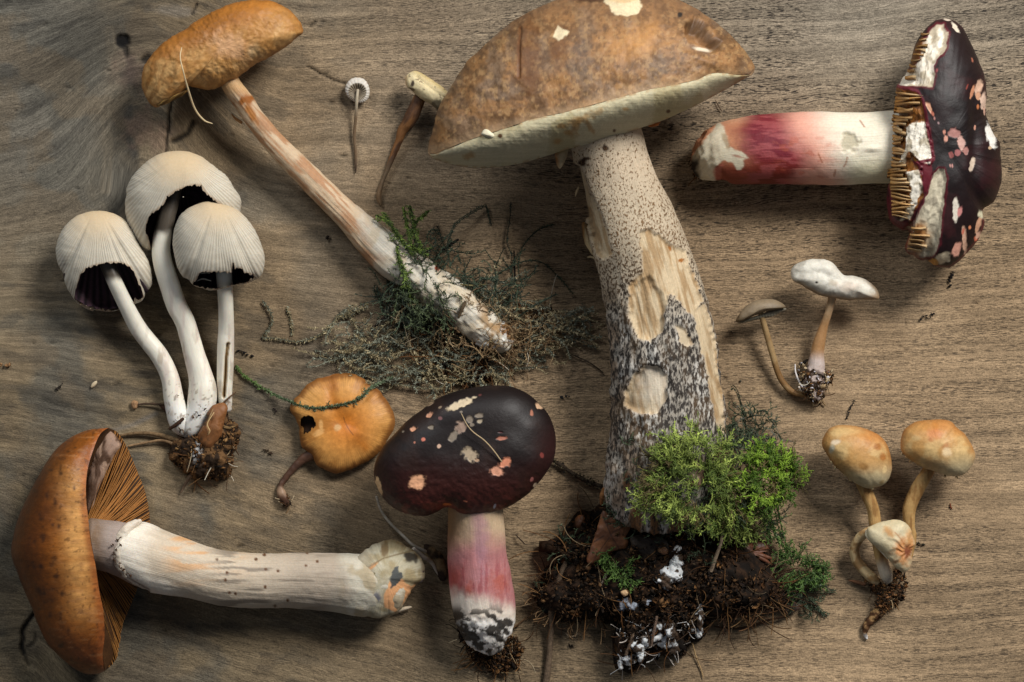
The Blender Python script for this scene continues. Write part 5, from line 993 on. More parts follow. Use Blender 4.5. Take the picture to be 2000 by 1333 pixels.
    moss_part('moss', t, G, lin((50, 78, 34)), lin((116, 146, 70)), 1.6, 5, .9, label='small green moss sprig on the left of the soil ball')
    G = []
    for cx, cy, cz, n, r in [(1450, 830, 60, 60, 25), (1470, 860, 60, 60, 30), (1440, 880, 90, 50, 25), (1410, 870, 130, 40, 20), (1480, 900, 70, 40, 25), (1495, 840, 24, 26, 18), (1260, 930, 170, 50, 25), (1230, 1000, 110, 50, 30), (1245, 870, 200, 12, 14), (1330, 1010, 130, 50, 40), (1480, 1010, 60, 60, 30), (1420, 980, 130, 50, 30), (1210, 985, 120, 30, 14), (1570, 1160, 10, 40, 20), (1530, 1150, 14, 30, 20), (1115, 1070, 60, 24, 20), (1080, 1140, 30, 30, 20), (1370, 1090, 95, 10, 10), (1300, 935, 190, 70, 45), (1350, 960, 160, 80, 45), (1320, 985, 140, 60, 40), (1390, 940, 140, 60, 35), (1480, 930, 90, 50, 30)]:
        G += tuft(cx, cy, cz, n // 2, 16, 52, r, bend=.12, n_side=1)
    for pts in [[(1428, 762, 12), (1434, 758, 14), (1442, 772, 16), (1450, 800, 20), (1456, 830, 30), (1462, 860, 40)], [(1430, 788, 16), (1444, 800, 20), (1455, 812, 20)], [(1500, 850, 16), (1520, 880, 14), (1530, 900, 10)], [(1570, 1160, 8), (1600, 1190, 5), (1617, 1203, 4)], [(1560, 1150, 10), (1590, 1155, 8), (1632, 1154, 5)], [(1545, 1170, 8), (1580, 1180, 6), (1612, 1200, 4)]]:
        P = crom(pts, 20); G += [P + RNG.normal(0, 1.4, 3) for _ in range(3)]
    moss_part('dark_moss', t, G, lin((26, 36, 24)), lin((78, 92, 66)), 1.8, 5, .9, label='dark moss mat between the stem and the soil')
    G = []
    for x, y in [(1440, 870), (1480, 880), (1500, 870), (1425, 910), (1470, 850)]:
        for _ in range(10): G.append(wander((x + RNG.normal(0, 12), y + RNG.normal(0, 12), RNG.uniform(50, 90)), RNG.uniform(0, 6.3), RNG.uniform(30, 70), 12, .1, .08, 3, 100))
    moss_part('dry_moss', t, G, lin((70, 74, 66)), lin((110, 112, 98)), 2.5, 3.5, .8)
bolete()

# ------------------------------------------------------------------ dark russula, centre bottom
def skin_spots(c, spots, X, Y, col=(206, 160, 128), soft=.2, nz=.3):
    for s in spots:
        k = s[5] if len(s) > 5 else col
        c = mix(c, lin(k), em(*s[:5], X, Y, soft, nz, 6))
    return c
def dark_russula():
    t = thing('dark_russula', 'upright mushroom with a nearly black spotted cap and pink flushed stem', 'mushroom', 930, 1010)
    O = [(731, 931), (735, 901), (752, 866), (783, 831), (822, 801), (865, 773), (918, 757), (970, 752), (1013, 760), (1048, 781), (1074, 814), (1086, 853), (1083, 892), (1066, 923), (1031, 962), (996, 988), (961, 1001), (918, 1007), (896, 1004), (874, 999), (844, 1007), (809, 1007), (778, 997), (752, 979), (738, 957)]
    g = lambda x, y, rx, ry, r=0, k=None: (700 + x / 2.298, 740 + y / 2.298, rx / 2.298, ry / 2.298, r) + ((k,) if k else ())
    gr, pk = (124, 112, 98), (166, 108, 88)
    sp = [g(264, 462, 38, 30, -10, (232, 172, 132)), g(505, 342, 34, 27, 20, (160, 142, 118)), g(535, 366, 12, 8, 0, (160, 130, 104)), g(620, 416, 30, 18, 15, (210, 150, 122)), g(660, 378, 26, 19, -20, (206, 134, 104)), g(641, 268, 24, 8, -5, pk), g(458, 110, 60, 15, -24, (196, 178, 148)), g(316, 160, 15, 9, -30, (190, 140, 112)),
          g(245, 222, 14, 10, -30, (206, 150, 118)), g(324, 215, 12, 10, 0, gr), g(458, 215, 24, 26, 0, (150, 126, 110)), g(424, 258, 16, 26, 30, gr), g(540, 163, 17, 11, 0, gr), g(545, 188, 15, 11, 0, (160, 146, 124)), g(498, 180, 15, 14, 0, gr), g(360, 303, 8, 9, 0, (190, 158, 136)), g(290, 272, 9, 8, 0, (190, 110, 90)), g(90, 482, 11, 44, -10, (214, 176, 130)), g(85, 450, 7, 14, 0, (214, 176, 130)),
          g(815, 120, 12, 18, -40, (196, 160, 128)), g(782, 150, 7, 12, 0, (150, 96, 74)), g(365, 175, 10, 8, 0, (110, 74, 72)), g(250, 285, 5, 5, 0, pk), g(325, 110, 17, 6, -30, (160, 134, 110)), g(368, 127, 9, 5, -20, (130, 112, 92)), g(460, 145, 7, 6, 0, gr), g(510, 205, 10, 8, 0, gr), g(822, 345, 9, 12, 0, (120, 56, 50)), g(790, 475, 8, 12, 20, (206, 180, 150)), g(775, 450, 6, 10, 20, (150, 90, 84)), g(400, 580, 14, 9, 10, (228, 120, 60)), g(612, 576, 5, 12, 20, (170, 170, 180)), g(545, 70, 7, 6, 0, (80, 44, 40)), g(197, 235, 5, 4, 0, gr), g(480, 550, 8, 3, 10, (190, 110, 80)), g(640, 240, 12, 4, 10, (70, 40, 40))]
    def cf(X, Y, a, d):
        c = mix(np.tile(lin((22, 14, 13)), (len(X), 1)), lin((66, 28, 22)), ss(880, 1010, Y + 30 * (fbm(X, Y, 40, 3) - .5) + 10))
        c = mix(c, lin((50, 24, 22)), ss(1020, 1080, X) * ss(800, 880, Y) * .7)
        c = mix(c, lin((128, 56, 44)), ss(.5, .66, fbm(X / 1.5, Y * 1.2, 12, 4)) * ss(960, 1004, Y) * .6)
        c = mix(c, lin((42, 26, 20)), ss(.55, .7, fbm(X, Y, 50, 4, seed=2)) * .5); c = mix(c, lin((150, 70, 50)), em(862, 992, 26, 7, 5, X, Y, .8, .6) * .5)
        return skin_spots(c, sp, X, Y, soft=.25, nz=.55)
    pits = [s[:5] for s in sp if s[2] > 5]
    def dv(V):
        X, Y = V[:, 0], V[:, 1]; r = 1.0 * (fbm(X, Y, 8, 3) - .5) * ss(860, 960, Y) * 3 + 5 * (fbm(X, Y, 70, 2) - .5) * 2
        for s in pits: r = r - 1.6 * em(*s, X, Y, .25, .3, 6)
        return r - 7 * np.exp(-((X - 874) / 22) ** 2) * ss(960, 1000, Y) - 8 * np.exp(-(np.hypot(X - 920, Y - 850) / 70) ** 2)
    blob('cap', O, (908, 885), 150, 80, 70, M_gloss, t, cf, nt=560, ns=170, p=2.5, q=2.1, disp=(0, 1), dispf=dv, slope=(0, -.05))
    sp2 = [(926, 960, 120, 52), (929, 1000, 112, 54), (931, 1040, 100, 56), (932, 1088, 86, 58), (938, 1132, 76, 61), (944, 1175, 66, 62), (949, 1210, 58, 58), (953, 1240, 46, 46), (960, 1260, 34, 28)]
    def sc(X, Y, u):
        c = mix(np.tile(lin((196, 170, 138)), (len(X), 1)), lin((176, 112, 116)), ss(1020, 1090, Y + 30 * (fbm(X, Y, 30, 3) - .5)) * .9)
        c = mix(c, lin((170, 128, 84)), ss(915, 880, X) * ss(1100, 1020, Y) * .8); c = mix(c, lin((176, 130, 140)), em(938, 1050, 14, 70, -4, X, Y, .8, .6, 14) * .7)
        c = mix(c, lin((158, 66, 58)), ss(925, 885, X - 12 * (fbm(X, Y, 20, 3) - .5)) * ss(1080, 1130, Y) * ss(1190, 1160, Y) * .9)
        c = mix(c, lin((168, 82, 66)), (em(918, 1156, 9, 18, 0, X, Y, .7, .7, 8) + em(886, 1168, 10, 12, 0, X, Y, .7, .6) + em(975, 1140, 16, 20, 10, X, Y, .8, .7)) * .75)
        c = mix(c, lin((150, 70, 74)), ss(.55, .68, fbm(X * 2.4, Y / 3, 12, 4)) * ss(1080, 1110, Y) * ss(1180, 1150, Y) * .6)
        c = mix(c, lin((226, 212, 196)), ss(1150, 1186, Y - .22 * (X - 930) * 1.2 + 26 * (fbm(X * 1.6, Y / 2, 14, 3) - .5)))
        c = mix(c, lin((222, 222, 220)), ss(1200, 1220, Y) * .6)
        c = mix(c, lin((34, 27, 20)), ss(.50, .56, fbm(X, Y * 1.5, 16, 5, seed=5)) * ss(1172, 1205, Y) * .95)
        c = mix(c, lin((60, 48, 36)), ss(920, 890, X) * ss(1180, 1200, Y) * .8)
        return c
    tube('stem', sp2, M_flesh, t, sc, step=2.0, disp=(1.5, 30), ridges=(36, .012), dispf=lambda V: ss(1190, 1220, V[:, 1]) * 5 * (fbm(V[:, 0], V[:, 1], 12, 4, V[:, 2]) - .5) * 2, capr=(.1, .5))
    poly = [(890, 1212), (900, 1230), (915, 1252), (940, 1262), (970, 1262), (1000, 1240), (1012, 1250), (1022, 1268), (1012, 1300), (985, 1316), (960, 1312), (935, 1296), (916, 1290), (914, 1268), (898, 1244)]
    litter('root_litter', t, poly, 900, lambda X, Y: 5 + 14 * fbm(X, Y, 18, 3), EARTH, (1.5, 5.5), 150, RUST + PALE[:2] + EARTH, (15, 50))
    litter('root_litter', t, [(896, 1215), (1008, 1215), (1000, 1245), (962, 1262), (920, 1250)], 60, lambda X, Y: 96 - .9 * (Y - 1215) - .012 * (X - 952) ** 2, EARTH, (1.2, 3.5), 12, RUST, (12, 30))
    for pts, c in [([(900, 1298, 4, 1.5), (920, 1292, 6, 2), (940, 1288, 8, 2)], (134, 104, 76)), ([(985, 1280, 8, 2), (1000, 1292, 6, 2.5), (1016, 1307, 4, 1.6)], (150, 116, 90)), ([(958, 1186, 118, 1), (962, 1168, 122, 1.2), (972, 1140, 120, 1.2), (990, 1110, 90, 1)], (150, 110, 76)), ([(954, 1190, 118, 1.1), (953, 1176, 122, 1.2), (961, 1162, 124, 1.2), (962, 1160, 124, 1)], (60, 34, 30)),
                   ([(992, 1235, 20, 1.2), (1018, 1215, 8, 1.5), (1030, 1205, 4, 1)], (90, 66, 44)), ([(1075, 899, 12, 3), (1095, 908, 10, 4), (1112, 921, 10, 4), (1146, 940, 12, 4.5), (1185, 952, 20, 5)], (64, 52, 42))]:
        if c == (64, 52, 42): continue
        twig(t, pts, c)
dark_russula()
o = tube('dry_needle', [(901, 808, 232, .8), (912, 830, 236, 1.1), (925, 845, 237, 1.2), (945, 860, 236, 1.3), (962, 878, 233, 1.4), (980, 902, 226, 1.2)], M_flesh, None, (172, 150, 116), step=2); tag(o, 'thin dry needle lying on the nearly black cap', 'needle')
def lichen_twig():
    P = [(1070, 896, 12, 3), (1095, 908, 9, 4), (1112, 921, 9, 4), (1146, 940, 10, 4.5), (1186, 954, 14, 4)]
    t = thing('lichen_twig', 'short dark lichened twig between the black cap and the bolete', 'twig', 1125, 925)
    twig(t, P, (70, 58, 46), 'bark')
    C = crom(P, 60); i = RNG.integers(0, 60, 130); Q = C[i, :3] + RNG.normal(0, 1, (130, 3)) * [4.5, 4.5, 2] + [0, 0, 3]
    mk('lichen', *chips(Q, RNG.uniform(1.2, 3.6, 130), pick([(56, 52, 42), (38, 34, 28), (92, 82, 62)], 130)), M_dull, t, smooth=False, closed_fix=False, kind='stuff')
lichen_twig()

# ------------------------------------------------------------------ red stemmed russula, right top
def red_russula():
    t = thing('red_stemmed_russula', 'mushroom on its side with crimson flushed stem and torn dark red cap', 'mushroom', 1700, 290)
    n = lambda L: [(1680 + x / 2.469, 20 + y / 2.469) for x, y in L]
    sp = [(1366, 330, 30, 20), (1378, 322, 44, 34), (1396, 308, 58, 50), (1416, 300, 64, 60), (1450, 296, 68, 65), (1500, 291, 70, 68), (1583, 290, 70, 71), (1640, 291, 70, 71), (1690, 290, 70, 70), (1740, 287, 68, 71), (1765, 287, 66, 68)]
    def sc(X, Y, u):
        X2 = X + 24 * (fbm(X / 3, Y, 16, 4) - .5)
        c = mix(np.tile(lin((190, 132, 98)), (len(X), 1)), lin((126, 38, 44)), ss(1425, 1475, X2 - .25 * (Y - 240)) )
        c = mix(c, lin((108, 32, 46)), em(1500, 275, 60, 50, 0, X, Y, .8, .5, 16) * .8)
        c = mix(c, lin((116, 38, 22)), ss(298, 335, Y) * ss(1620, 1500, X2) * .9)
        c = mix(c, lin((218, 172, 140)), ss(250, 225, Y + .06 * (X - 1400)) * ss(1490, 1430, X2) * .7)
        c = mix(c, lin((176, 92, 92)), ss(.5, .62, fbm(X / 5, Y, 6, 4)) * ss(1440, 1480, X2) * ss(1620, 1560, X2) * .45)
        c = mix(c, lin((206, 150, 130)), ss(1530, 1600, X2 - .5 * (Y - 290) * (Y < 330)))
        c = mix(c, lin((214, 206, 186)), ss(1580, 1660, X2 - .3 * (Y - 290)))
        c = mix(c, lin((206, 200, 164)), ss(1640, 1690, X2) * ss(290, 340, Y) * .7)  # olive tint paints shade onto the lower side of the cream stem
        c = mix(c, lin((168, 84, 60)), ss(.56, .66, fbm(X / 2, Y * 1.2, 9, 4, seed=4)) * ss(1700, 1560, X2) * ss(250, 280, Y) * ss(1500, 1540, X2) * .5)
        c = mix(c, lin((206, 196, 172)), pm([(1353, 304), (1406, 236), (1414, 250), (1420, 268), (1424, 286), (1442, 296), (1458, 302), (1461, 310), (1452, 314), (1454, 324), (1448, 333), (1438, 332), (1432, 320), (1414, 314), (1396, 326), (1400, 356), (1350, 352)], X, Y, 2, 3, 7))
        c = mix(c, lin((150, 126, 96)), em(1418, 276, 5, 16, -20, X, Y, .5, .5) * .7); c = mix(c, lin((150, 80, 60)), em(1442, 306, 12, 2, 12, X, Y, .5, .4) * .7)
        c = mix(c, lin((40, 32, 24)), ss(1376, 1358, X + 26 * (fbm(X, Y, 10, 3) - .5)) * ss(300, 320, Y)); c = mix(c, lin((176, 100, 84)), pm([(1394, 330), (1412, 320), (1408, 352), (1396, 352)], X, Y, 3, 4) * .7)
        c = mix(c, lin((176, 166, 142)), em(1660, 278, 16, 18, 20, X, Y, .25, .6, 9)); 
        for p in ([(1655, 308), (1652, 320), (1648, 326)], [(1632, 332), (1629, 344)], [(1598, 300), (1606, 318)], [(1680, 236), (1688, 248)]): c = mix(c, lin((142, 80, 46)), ss(2.4, .8, line_d(p, X, Y)) * .7)
        return c
    tube('stem', sp, M_flesh, t, sc, step=2.2, disp=(2.5, 50), ridges=(24, .006), dispf=lambda V: -4.5 * em(1660, 278, 16, 18, 20, V[:, 0], V[:, 1], .35, .6, 9) + ss(1415, 1370, V[:, 0]) * 7 * (fbm(V[:, 0], V[:, 1], 14, 4, V[:, 2]) - .5) * 2 + 4 * np.exp(-((V[:, 0] - 1702) / 16) ** 2 - ((V[:, 1] - 290) / 6) ** 2), capr=(.2, .2))
    litter('soil_crumbs', t, [(1352, 300), (1372, 296), (1385, 322), (1378, 350), (1354, 350)], 180, lambda X, Y: 14 + 1.2 * (X - 1350), EARTH, (1.5, 4.5), 26, PALE + RUST, (12, 34))
    O = [(1753, 168), (1773, 137), (1781, 110), (1789, 85), (1801, 65), (1822, 44), (1850, 36), (1874, 48), (1895, 77), (1911, 113), (1923, 154), (1928, 186), (1926, 225), (1939, 258), (1954, 283), (1956, 320), (1952, 366), (1942, 395), (1921, 411), (1923, 437), (1911, 470), (1882, 502), (1854, 522), (1828, 520), (1812, 508), (1797, 507), (1771, 492), (1769, 470), (1775, 455), (1757, 449), (1737, 433), (1733, 400), (1732, 376), (1737, 352), (1741, 312), (1744, 251), (1752, 214), (1752, 185)]
    A = n([(180, 368), (215, 310), (250, 280), (290, 230), (300, 150), (340, 90), (375, 68), (402, 66), (426, 122), (415, 180), (398, 215), (372, 235), (352, 270), (362, 320), (352, 372), (250, 366)])
    G1 = n([(238, 290), (250, 220), (272, 160), (300, 125), (312, 150), (290, 220), (268, 262)])
    Rm = n([(178, 380), (230, 385), (275, 400), (300, 440), (318, 500), (325, 560), (345, 640), (350, 710), (330, 745), (270, 735), (300, 770), (300, 830), (310, 900), (270, 960), (245, 1010), (215, 1020), (160, 985), (140, 850), (130, 740), (140, 560), (170, 480)])
    Wm = n([(205, 565), (260, 540), (315, 545), (330, 620), (348, 700), (335, 745), (280, 725), (240, 690), (205, 740), (165, 755), (200, 690), (215, 640)])
    Wl = n([(210, 780), (290, 762), (300, 860), (262, 960), (240, 1010), (190, 1020), (235, 940), (240, 860)])
    Bn = n([(345, 795), (380, 765), (405, 768), (418, 810), (410, 900), (392, 1040), (380, 1130), (350, 1190), (300, 1200), (250, 1190), (225, 1150), (225, 1110), (245, 1075), (200, 1060), (255, 1040), (290, 960), (320, 900), (335, 850)])
    cen = (1845, 285)
    m_ = lambda x, y, rx, ry, r=0, k=(206, 190, 170): (1680 + x / 2.469, 20 + y / 2.469, rx / 2.469, ry / 2.469, r, k)
    ps = (164, 116, 108)
    spots = [m_(455, 595, 27, 24, 10, ps), m_(490, 640, 17, 34, -10, (190, 150, 138)), m_(512, 680, 14, 20, 0, ps), m_(470, 688, 14, 14, 0, (150, 92, 90)), m_(440, 700, 12, 16, 0, (130, 70, 66)), m_(414, 622, 10, 16, 0, (206, 150, 130)), m_(405, 588, 6, 12, 0, (190, 130, 110)), m_(333, 468, 11, 26, -25, (214, 160, 130)), m_(350, 500, 6, 14, -20, (170, 100, 80)),
             m_(575, 372, 16, 34, 10, (196, 160, 136)), m_(548, 390, 10, 34, 20, (186, 128, 96)), m_(575, 412, 9, 20, 0, (186, 140, 110)), m_(597, 440, 13, 42, 5, (206, 176, 156)), m_(573, 465, 5, 14, 0, (180, 110, 70)), m_(545, 748, 13, 38, 20, (196, 176, 156)), m_(462, 965, 15, 60, 0, (214, 204, 188)), m_(482, 975, 12, 24, 20, (196, 130, 124)), m_(505, 1110, 11, 66, -3, (196, 156, 132)), m_(465, 1152, 20, 38, 30, (206, 150, 130)),
             m_(575, 1035, 11, 40, 15, (196, 150, 120)), m_(560, 1105, 9, 12, 0, (206, 110, 80)), m_(572, 1088, 10, 22, 30, (214, 170, 146)), m_(632, 605, 24, 58, -18, (222, 218, 210)), m_(628, 665, 8, 8, 0, (190, 160, 130)), m_(558, 565, 5, 12, 0, (180, 130, 110)), m_(600, 490, 4, 20, 0, (190, 150, 130)), m_(590, 985, 22, 16, 0, (206, 200, 170)), m_(460, 85, 9, 30, -35, (214, 200, 180)), m_(418, 46, 20, 6, 10, (206, 190, 170)), m_(445, 750, 4, 9, 0, ps), m_(435, 750, 4, 7, 0, ps), m_(358, 522, 5, 8, 0, ps), m_(378, 545, 5, 5, 0, (150, 120, 120)),
             m_(400, 1195, 32, 26, -30, (206, 190, 160)), m_(355, 1215, 22, 16, 0, (180, 130, 62)), m_(532, 1052, 7, 9, 0, (206, 130, 90)), m_(500, 1072, 6, 16, 10, (190, 110, 90)), m_(542, 240, 4, 10, 0, (150, 90, 70)), m_(370, 290, 5, 7, 0, (130, 60, 60)), m_(515, 370, 3, 14, 20, (120, 50, 40))]
    def cf(X, Y, a, d):
        c = mix(np.tile(lin((26, 11, 12)), (len(X), 1)), lin((44, 16, 18)), ss(.48, .64, fbm(X, Y, 44, 4)) * .9); c = mix(c, lin((12, 8, 9)), em(1855, 260, 50, 110, 0, X, Y, .6, .4) * .7)
        fl = lambda w_, g_: mix(np.tile(lin(w_), (len(X), 1)), lin(g_), ss(.44, .62, fbm(X, Y, 12, 4, seed=3)))
        red = lin((86, 26, 34))
        for P, w_, g_ in ((A, (226, 216, 198), (180, 166, 142)), (Rm, (134, 84, 34), (92, 54, 20)), (Bn, (196, 186, 162), (160, 150, 130))):
            sd_ = sdist(P, X, Y) + 7 * (fbm(X, Y, 9, 3) - .5); c = mix(c, red, ss(-6, -1, sd_)); c = mix(c, fl(w_, g_), ss(-1, 1.5, sd_))
        c = mix(c, lin((110, 68, 26)), pm(G1, X, Y, 3, 4) * .8); c = mix(c, lin((176, 120, 56)), em(1790, 470, 20, 26, 30, X, Y, .7, .6, 14) * .8)
        for P in (Wm, Wl): c = mix(c, fl((230, 222, 206), (176, 164, 142)), pm(P, X, Y, 2, 6, 10))
        c = mix(c, lin((96, 30, 40)), ss(4.5, 2, line_d([(1752, 168), (1770, 171), (1792, 178), (1803, 196), (1808, 226), (1812, 250), (1820, 290), (1823, 312), (1790, 318)], X, Y)))
        c = mix(c, lin((84, 22, 32)), pm(n([(130, 870), (145, 960), (170, 1010), (240, 1025), (225, 1060), (185, 1062), (135, 1020), (125, 930)]), X, Y, 1.5, 3))
        c = mix(c, lin((92, 26, 36)), pm(n([(250, 730), (345, 745), (350, 800), (325, 880), (305, 910), (298, 800)]), X, Y, 1.5, 3)); c = mix(c, lin((90, 20, 26)), ss(5, 1, sdist(O, X, Y)) * ss(380, 430, Y) * .7)
        return skin_spots(c, spots, X, Y, nz=.45)
    def dv(V):
        X, Y = V[:, 0], V[:, 1]
        r = 4 * (fbm(X, Y, 50, 3) - .5) * 2
        for P, dp in ((A, 5), (Rm, 8), (Bn, 8)): r = r - dp * ss(-3, 8, sdist(P, X, Y)) + pm(P, X, Y, 3, 3) * 2.4 * (fbm(X + Y * .4, (Y - X * .4) / 2, 6, 4, seed=3) - .5) * 2
        for P in (Wm, Wl): r = r + 7 * pm(P, X, Y, 4, 5)
        for s in spots:
            if s[3] > 8: r = r - 1.4 * em(*s[:5], X, Y, .25, .3, 6)
        r = r - 6 * np.exp(-((X - 1905) / 12) ** 2) * ss(120, 200, Y) * ss(420, 340, Y)
        return r
    blob('cap', O, cen, 112, 92, 104, M_gloss, t, cf, nt=620, ns=170, p=2.3, q=2.1, disp=(0, 1), dispf=dv, edge_n=1.6, slope=(-.1, 0))
    # gill edges breaking out along the torn left margin
    rf = outline_r(O, *cen)
    def cz(x, y):
        rho = np.clip(np.hypot(x - cen[0], y - cen[1]) / rf(np.arctan2(y - cen[1], x - cen[0])), 0, 1)
        return 112 - .1 * (x - cen[0]) + 92 * (1 - rho ** 2.3) ** (1 / 2.1)
    def fan(y0, y1, xf, count, Lf, c=(196, 138, 66)):
        for i in range(count):
            y = y0 + (y1 - y0) * (i + RNG.uniform(-.25, .25)) / (count - 1); x = xf(y); L = float(Lf(y)); k = 8
            tt = np.linspace(0, 1, k); a = RNG.normal(-.1, .12); le = L * RNG.uniform(.7, 1.15)
            xx = x + le * tt * math.cos(a); yy = y - le * tt * math.sin(a) + 1.2 * np.sin(tt * 4 + i); zz = cz(xx, yy) - 2
            hw = 3.6 * RNG.uniform(.8, 1.2); top = 5 * np.sin(np.clip(tt + .2, 0, 1) * 3.0) ** .7 + 2
            V = np.concatenate([np.column_stack([xx, yy - hw, zz - 6]), np.column_stack([xx - 1, yy, zz + top]), np.column_stack([xx, yy + hw, zz - 6])])
            j = np.arange(k - 1); F = np.concatenate([np.column_stack([j, j + 1, j + 1 + k, j + k]), np.column_stack([j + k, j + 1 + k, j + 1 + 2 * k, j + 2 * k])])
            cc_ = mix(np.tile(lin(c) * RNG.uniform(.6, 1.0), (k, 1)), lin((214, 190, 150)), tt * RNG.uniform(.2, .8)); mk('gill', V, F, np.vstack([cc_ * .6, cc_ * 1.1, cc_ * .6]), M_gill, t, closed_fix=False)
    fan(182, 345, lambda y: np.interp(y, [180, 214, 251, 312, 345], [1750, 1747, 1738, 1736, 1733]), 23, lambda y: np.interp(y, [180, 200, 235, 345], [50, 52, 30, 34]))
    fan(350, 420, lambda y: np.interp(y, [350, 425], [1739, 1743]), 11, lambda y: 40, (206, 156, 92)); fan(70, 150, lambda y: np.interp(y, [70, 135, 150], [1799, 1774, 1768]), 9, lambda y: 19, (180, 128, 62)); fan(446, 488, lambda y: np.interp(y, [446, 488], [1780, 1772]), 5, lambda y: 36, (186, 140, 84))
red_russula()

# ------------------------------------------------------------------ small pair: grey brown cap and white cap
def small_pair():
    t = thing('small_mushroom_pair', 'two small thin stemmed mushrooms, one white, one grey brown, sharing a soil plug', 'mushrooms', 1560, 660)
    O = [(1545, 528), (1553, 518), (1579, 508), (1609, 507), (1630, 517), (1647, 534), (1670, 540), (1693, 548), (1711, 564), (1717, 577), (1714, 585), (1693, 585), (1670, 587), (1655, 586), (1630, 582), (1599, 576), (1568, 559), (1547, 546)]
    def cf(X, Y, a, d):
        c = mix(np.tile(lin((204, 199, 186)), (len(X), 1)), lin((150, 144, 132)), ss(.46, .66, fbm(X, Y * 1.6, 18, 5)) * .7)
        c = mix(c, lin((138, 116, 92)), ss(7, 0, sdist(O, X, Y)) * ss(535, 560, Y) * .9)
        c = mix(c, lin((146, 118, 88)), ss(1670, 1712, X) * ss(565, 582, Y) * .8); c = mix(c, lin((150, 132, 104)), em(1628, 553, 9, 5, 0, X, Y, .7, .5) * .5)
        c = mix(c, lin((196, 168, 146)), em(1655, 560, 20, 10, 0, X, Y, .8, .6) * .4)
        return mix(c, lin((50, 42, 34)), em(1595, 552, 2.6, 2.2, 0, X, Y, .4, .3))
    def dv(V):
        X, Y = V[:, 0], V[:, 1]
        return -3.5 * np.exp(-(line_d([(1560, 534), (1600, 532), (1640, 545)], X, Y) / 9) ** 2) - 3 * np.exp(-((X - 1650) / 12) ** 2 - ((Y - 544) / 12) ** 2) + 5 * np.exp(-((X - 1668) / 12) ** 2 - ((Y - 565) / 12) ** 2) + 1.5 * (fbm(X, Y, 20, 3) - .5) * 2 - 3 * np.exp(-((X - 1672) / 9) ** 2 - ((Y - 575) / 14) ** 2)
    blob('cap', O, (1622, 547), 70, 32, 14, M_cap, t, cf, nt=300, ns=80, disp=(0, 1), p=3, q=1.8, dispf=dv, edge_n=.8, label='white wavy cap with a brownish edge')
    O2 = [(1437, 628), (1440, 620), (1446, 612), (1461, 595), (1484, 586), (1510, 585), (1527, 592), (1535, 601), (1533, 605), (1515, 612), (1490, 619), (1464, 627), (1442, 632)]
    blob('gills', [(1440, 630), (1460, 622), (1484, 615), (1506, 606), (1534, 602), (1534, 606), (1522, 611), (1511, 618), (1496, 621), (1478, 625), (1460, 629), (1446, 632)], (1488, 616), 44, 8, 8, M_gill, t, lambda X, Y, a, d: mix(np.tile(lin((146, 140, 122)), (len(X), 1)), lin((96, 90, 78)), .5 + .5 * np.cos((X - Y * .2) * 1.1)), nt=120, ns=16, disp=(.4, 6))
    blob('cap', [(1437, 628), (1440, 619), (1446, 611), (1461, 595), (1484, 586), (1510, 585), (1527, 592), (1535, 600), (1528, 603), (1504, 607), (1482, 614), (1460, 622), (1444, 630)], (1488, 603), 52, 22, 10, M_cap, t,
         lambda X, Y, a, d: mix(mix(np.tile(lin((130, 114, 92)), (len(X), 1)), lin((98, 84, 64)), ss(598, 622, Y + .3 * (X - 1480)) + .4 * fbm(X * 1.5, Y / 2, 8, 3)), lin((96, 80, 58)), ss(1450, 1437, X)), nt=220, ns=50, disp=(1, 14), edge_n=.4, label='grey brown cap')
    tube('stem', [(1626, 574, 66, 8.5), (1625, 584, 62, 8.5), (1619, 608, 54, 7), (1609, 638, 42, 8), (1600, 669, 34, 11.5), (1596, 692, 30, 13), (1594, 716, 26, 17), (1590, 745, 22, 20), (1594, 775, 16, 14)], M_flesh, t,
         lambda X, Y, u: mix(mix(mix(np.tile(lin((178, 150, 116)), (len(X), 1)), lin((156, 112, 66)), ss(600, 640, Y) * .8), lin((182, 166, 158)), ss(680, 710, Y)), lin((70, 54, 42)), ss(.46, .56, fbm(X, Y, 10, 4)) * ss(712, 735, Y + .5 * (1600 - X))), step=1.6, disp=(.8, 14), ridges=(16, .03), dispf=lambda V: ss(715, 735, V[:, 1]) * 3.5 * (fbm(V[:, 0], V[:, 1], 8, 3, V[:, 2]) - .5) * 2, capr=(.3, .6), label='tan club shaped stem under the white cap')
    tube('stem', [(1486, 612, 46, 5.5), (1489, 622, 44, 5.5), (1497, 651, 36, 6), (1510, 697, 26, 6.2), (1518, 724, 20, 6), (1529, 747, 16, 6), (1548, 766, 12, 6), (1575, 773, 12, 5)], M_flesh, t, lambda X, Y, u: mix(np.tile(lin((148, 122, 84)), (len(X), 1)), lin((112, 82, 46)), ss(.35, .65, fbm(X, Y, 20, 3)) * ss(640, 690, Y)), step=1.5, disp=(.4, 12), label='thin curved stem under the grey brown cap')
    poly = [(1556, 716), (1570, 705), (1590, 722), (1612, 718), (1626, 722), (1628, 740), (1614, 760), (1610, 776), (1602, 790), (1588, 788), (1574, 776), (1560, 756), (1556, 736)]
    litter('soil_crumbs', t, poly, 260, lambda X, Y: 12 + 26 * ss(40, 8, np.hypot(X - 1590, (Y - 742) * .7)), EARTH + PALE[:2] + [(190, 186, 190)], (1.5, 5.5), 26, PALE + RUST, (8, 26))
    V, F, C = chips(np.array([[1624, 738, 10], [1621, 733, 12], [1617, 728, 12], [1618, 741, 10]], float), np.array([5, 4, 6, 4.]), np.array([lin((28, 28, 30)), lin((120, 66, 34)), lin((110, 60, 32)), lin((60, 40, 26))])); mk('bark_bit', V, F, C, M_dull, t, smooth=False, closed_fix=False)
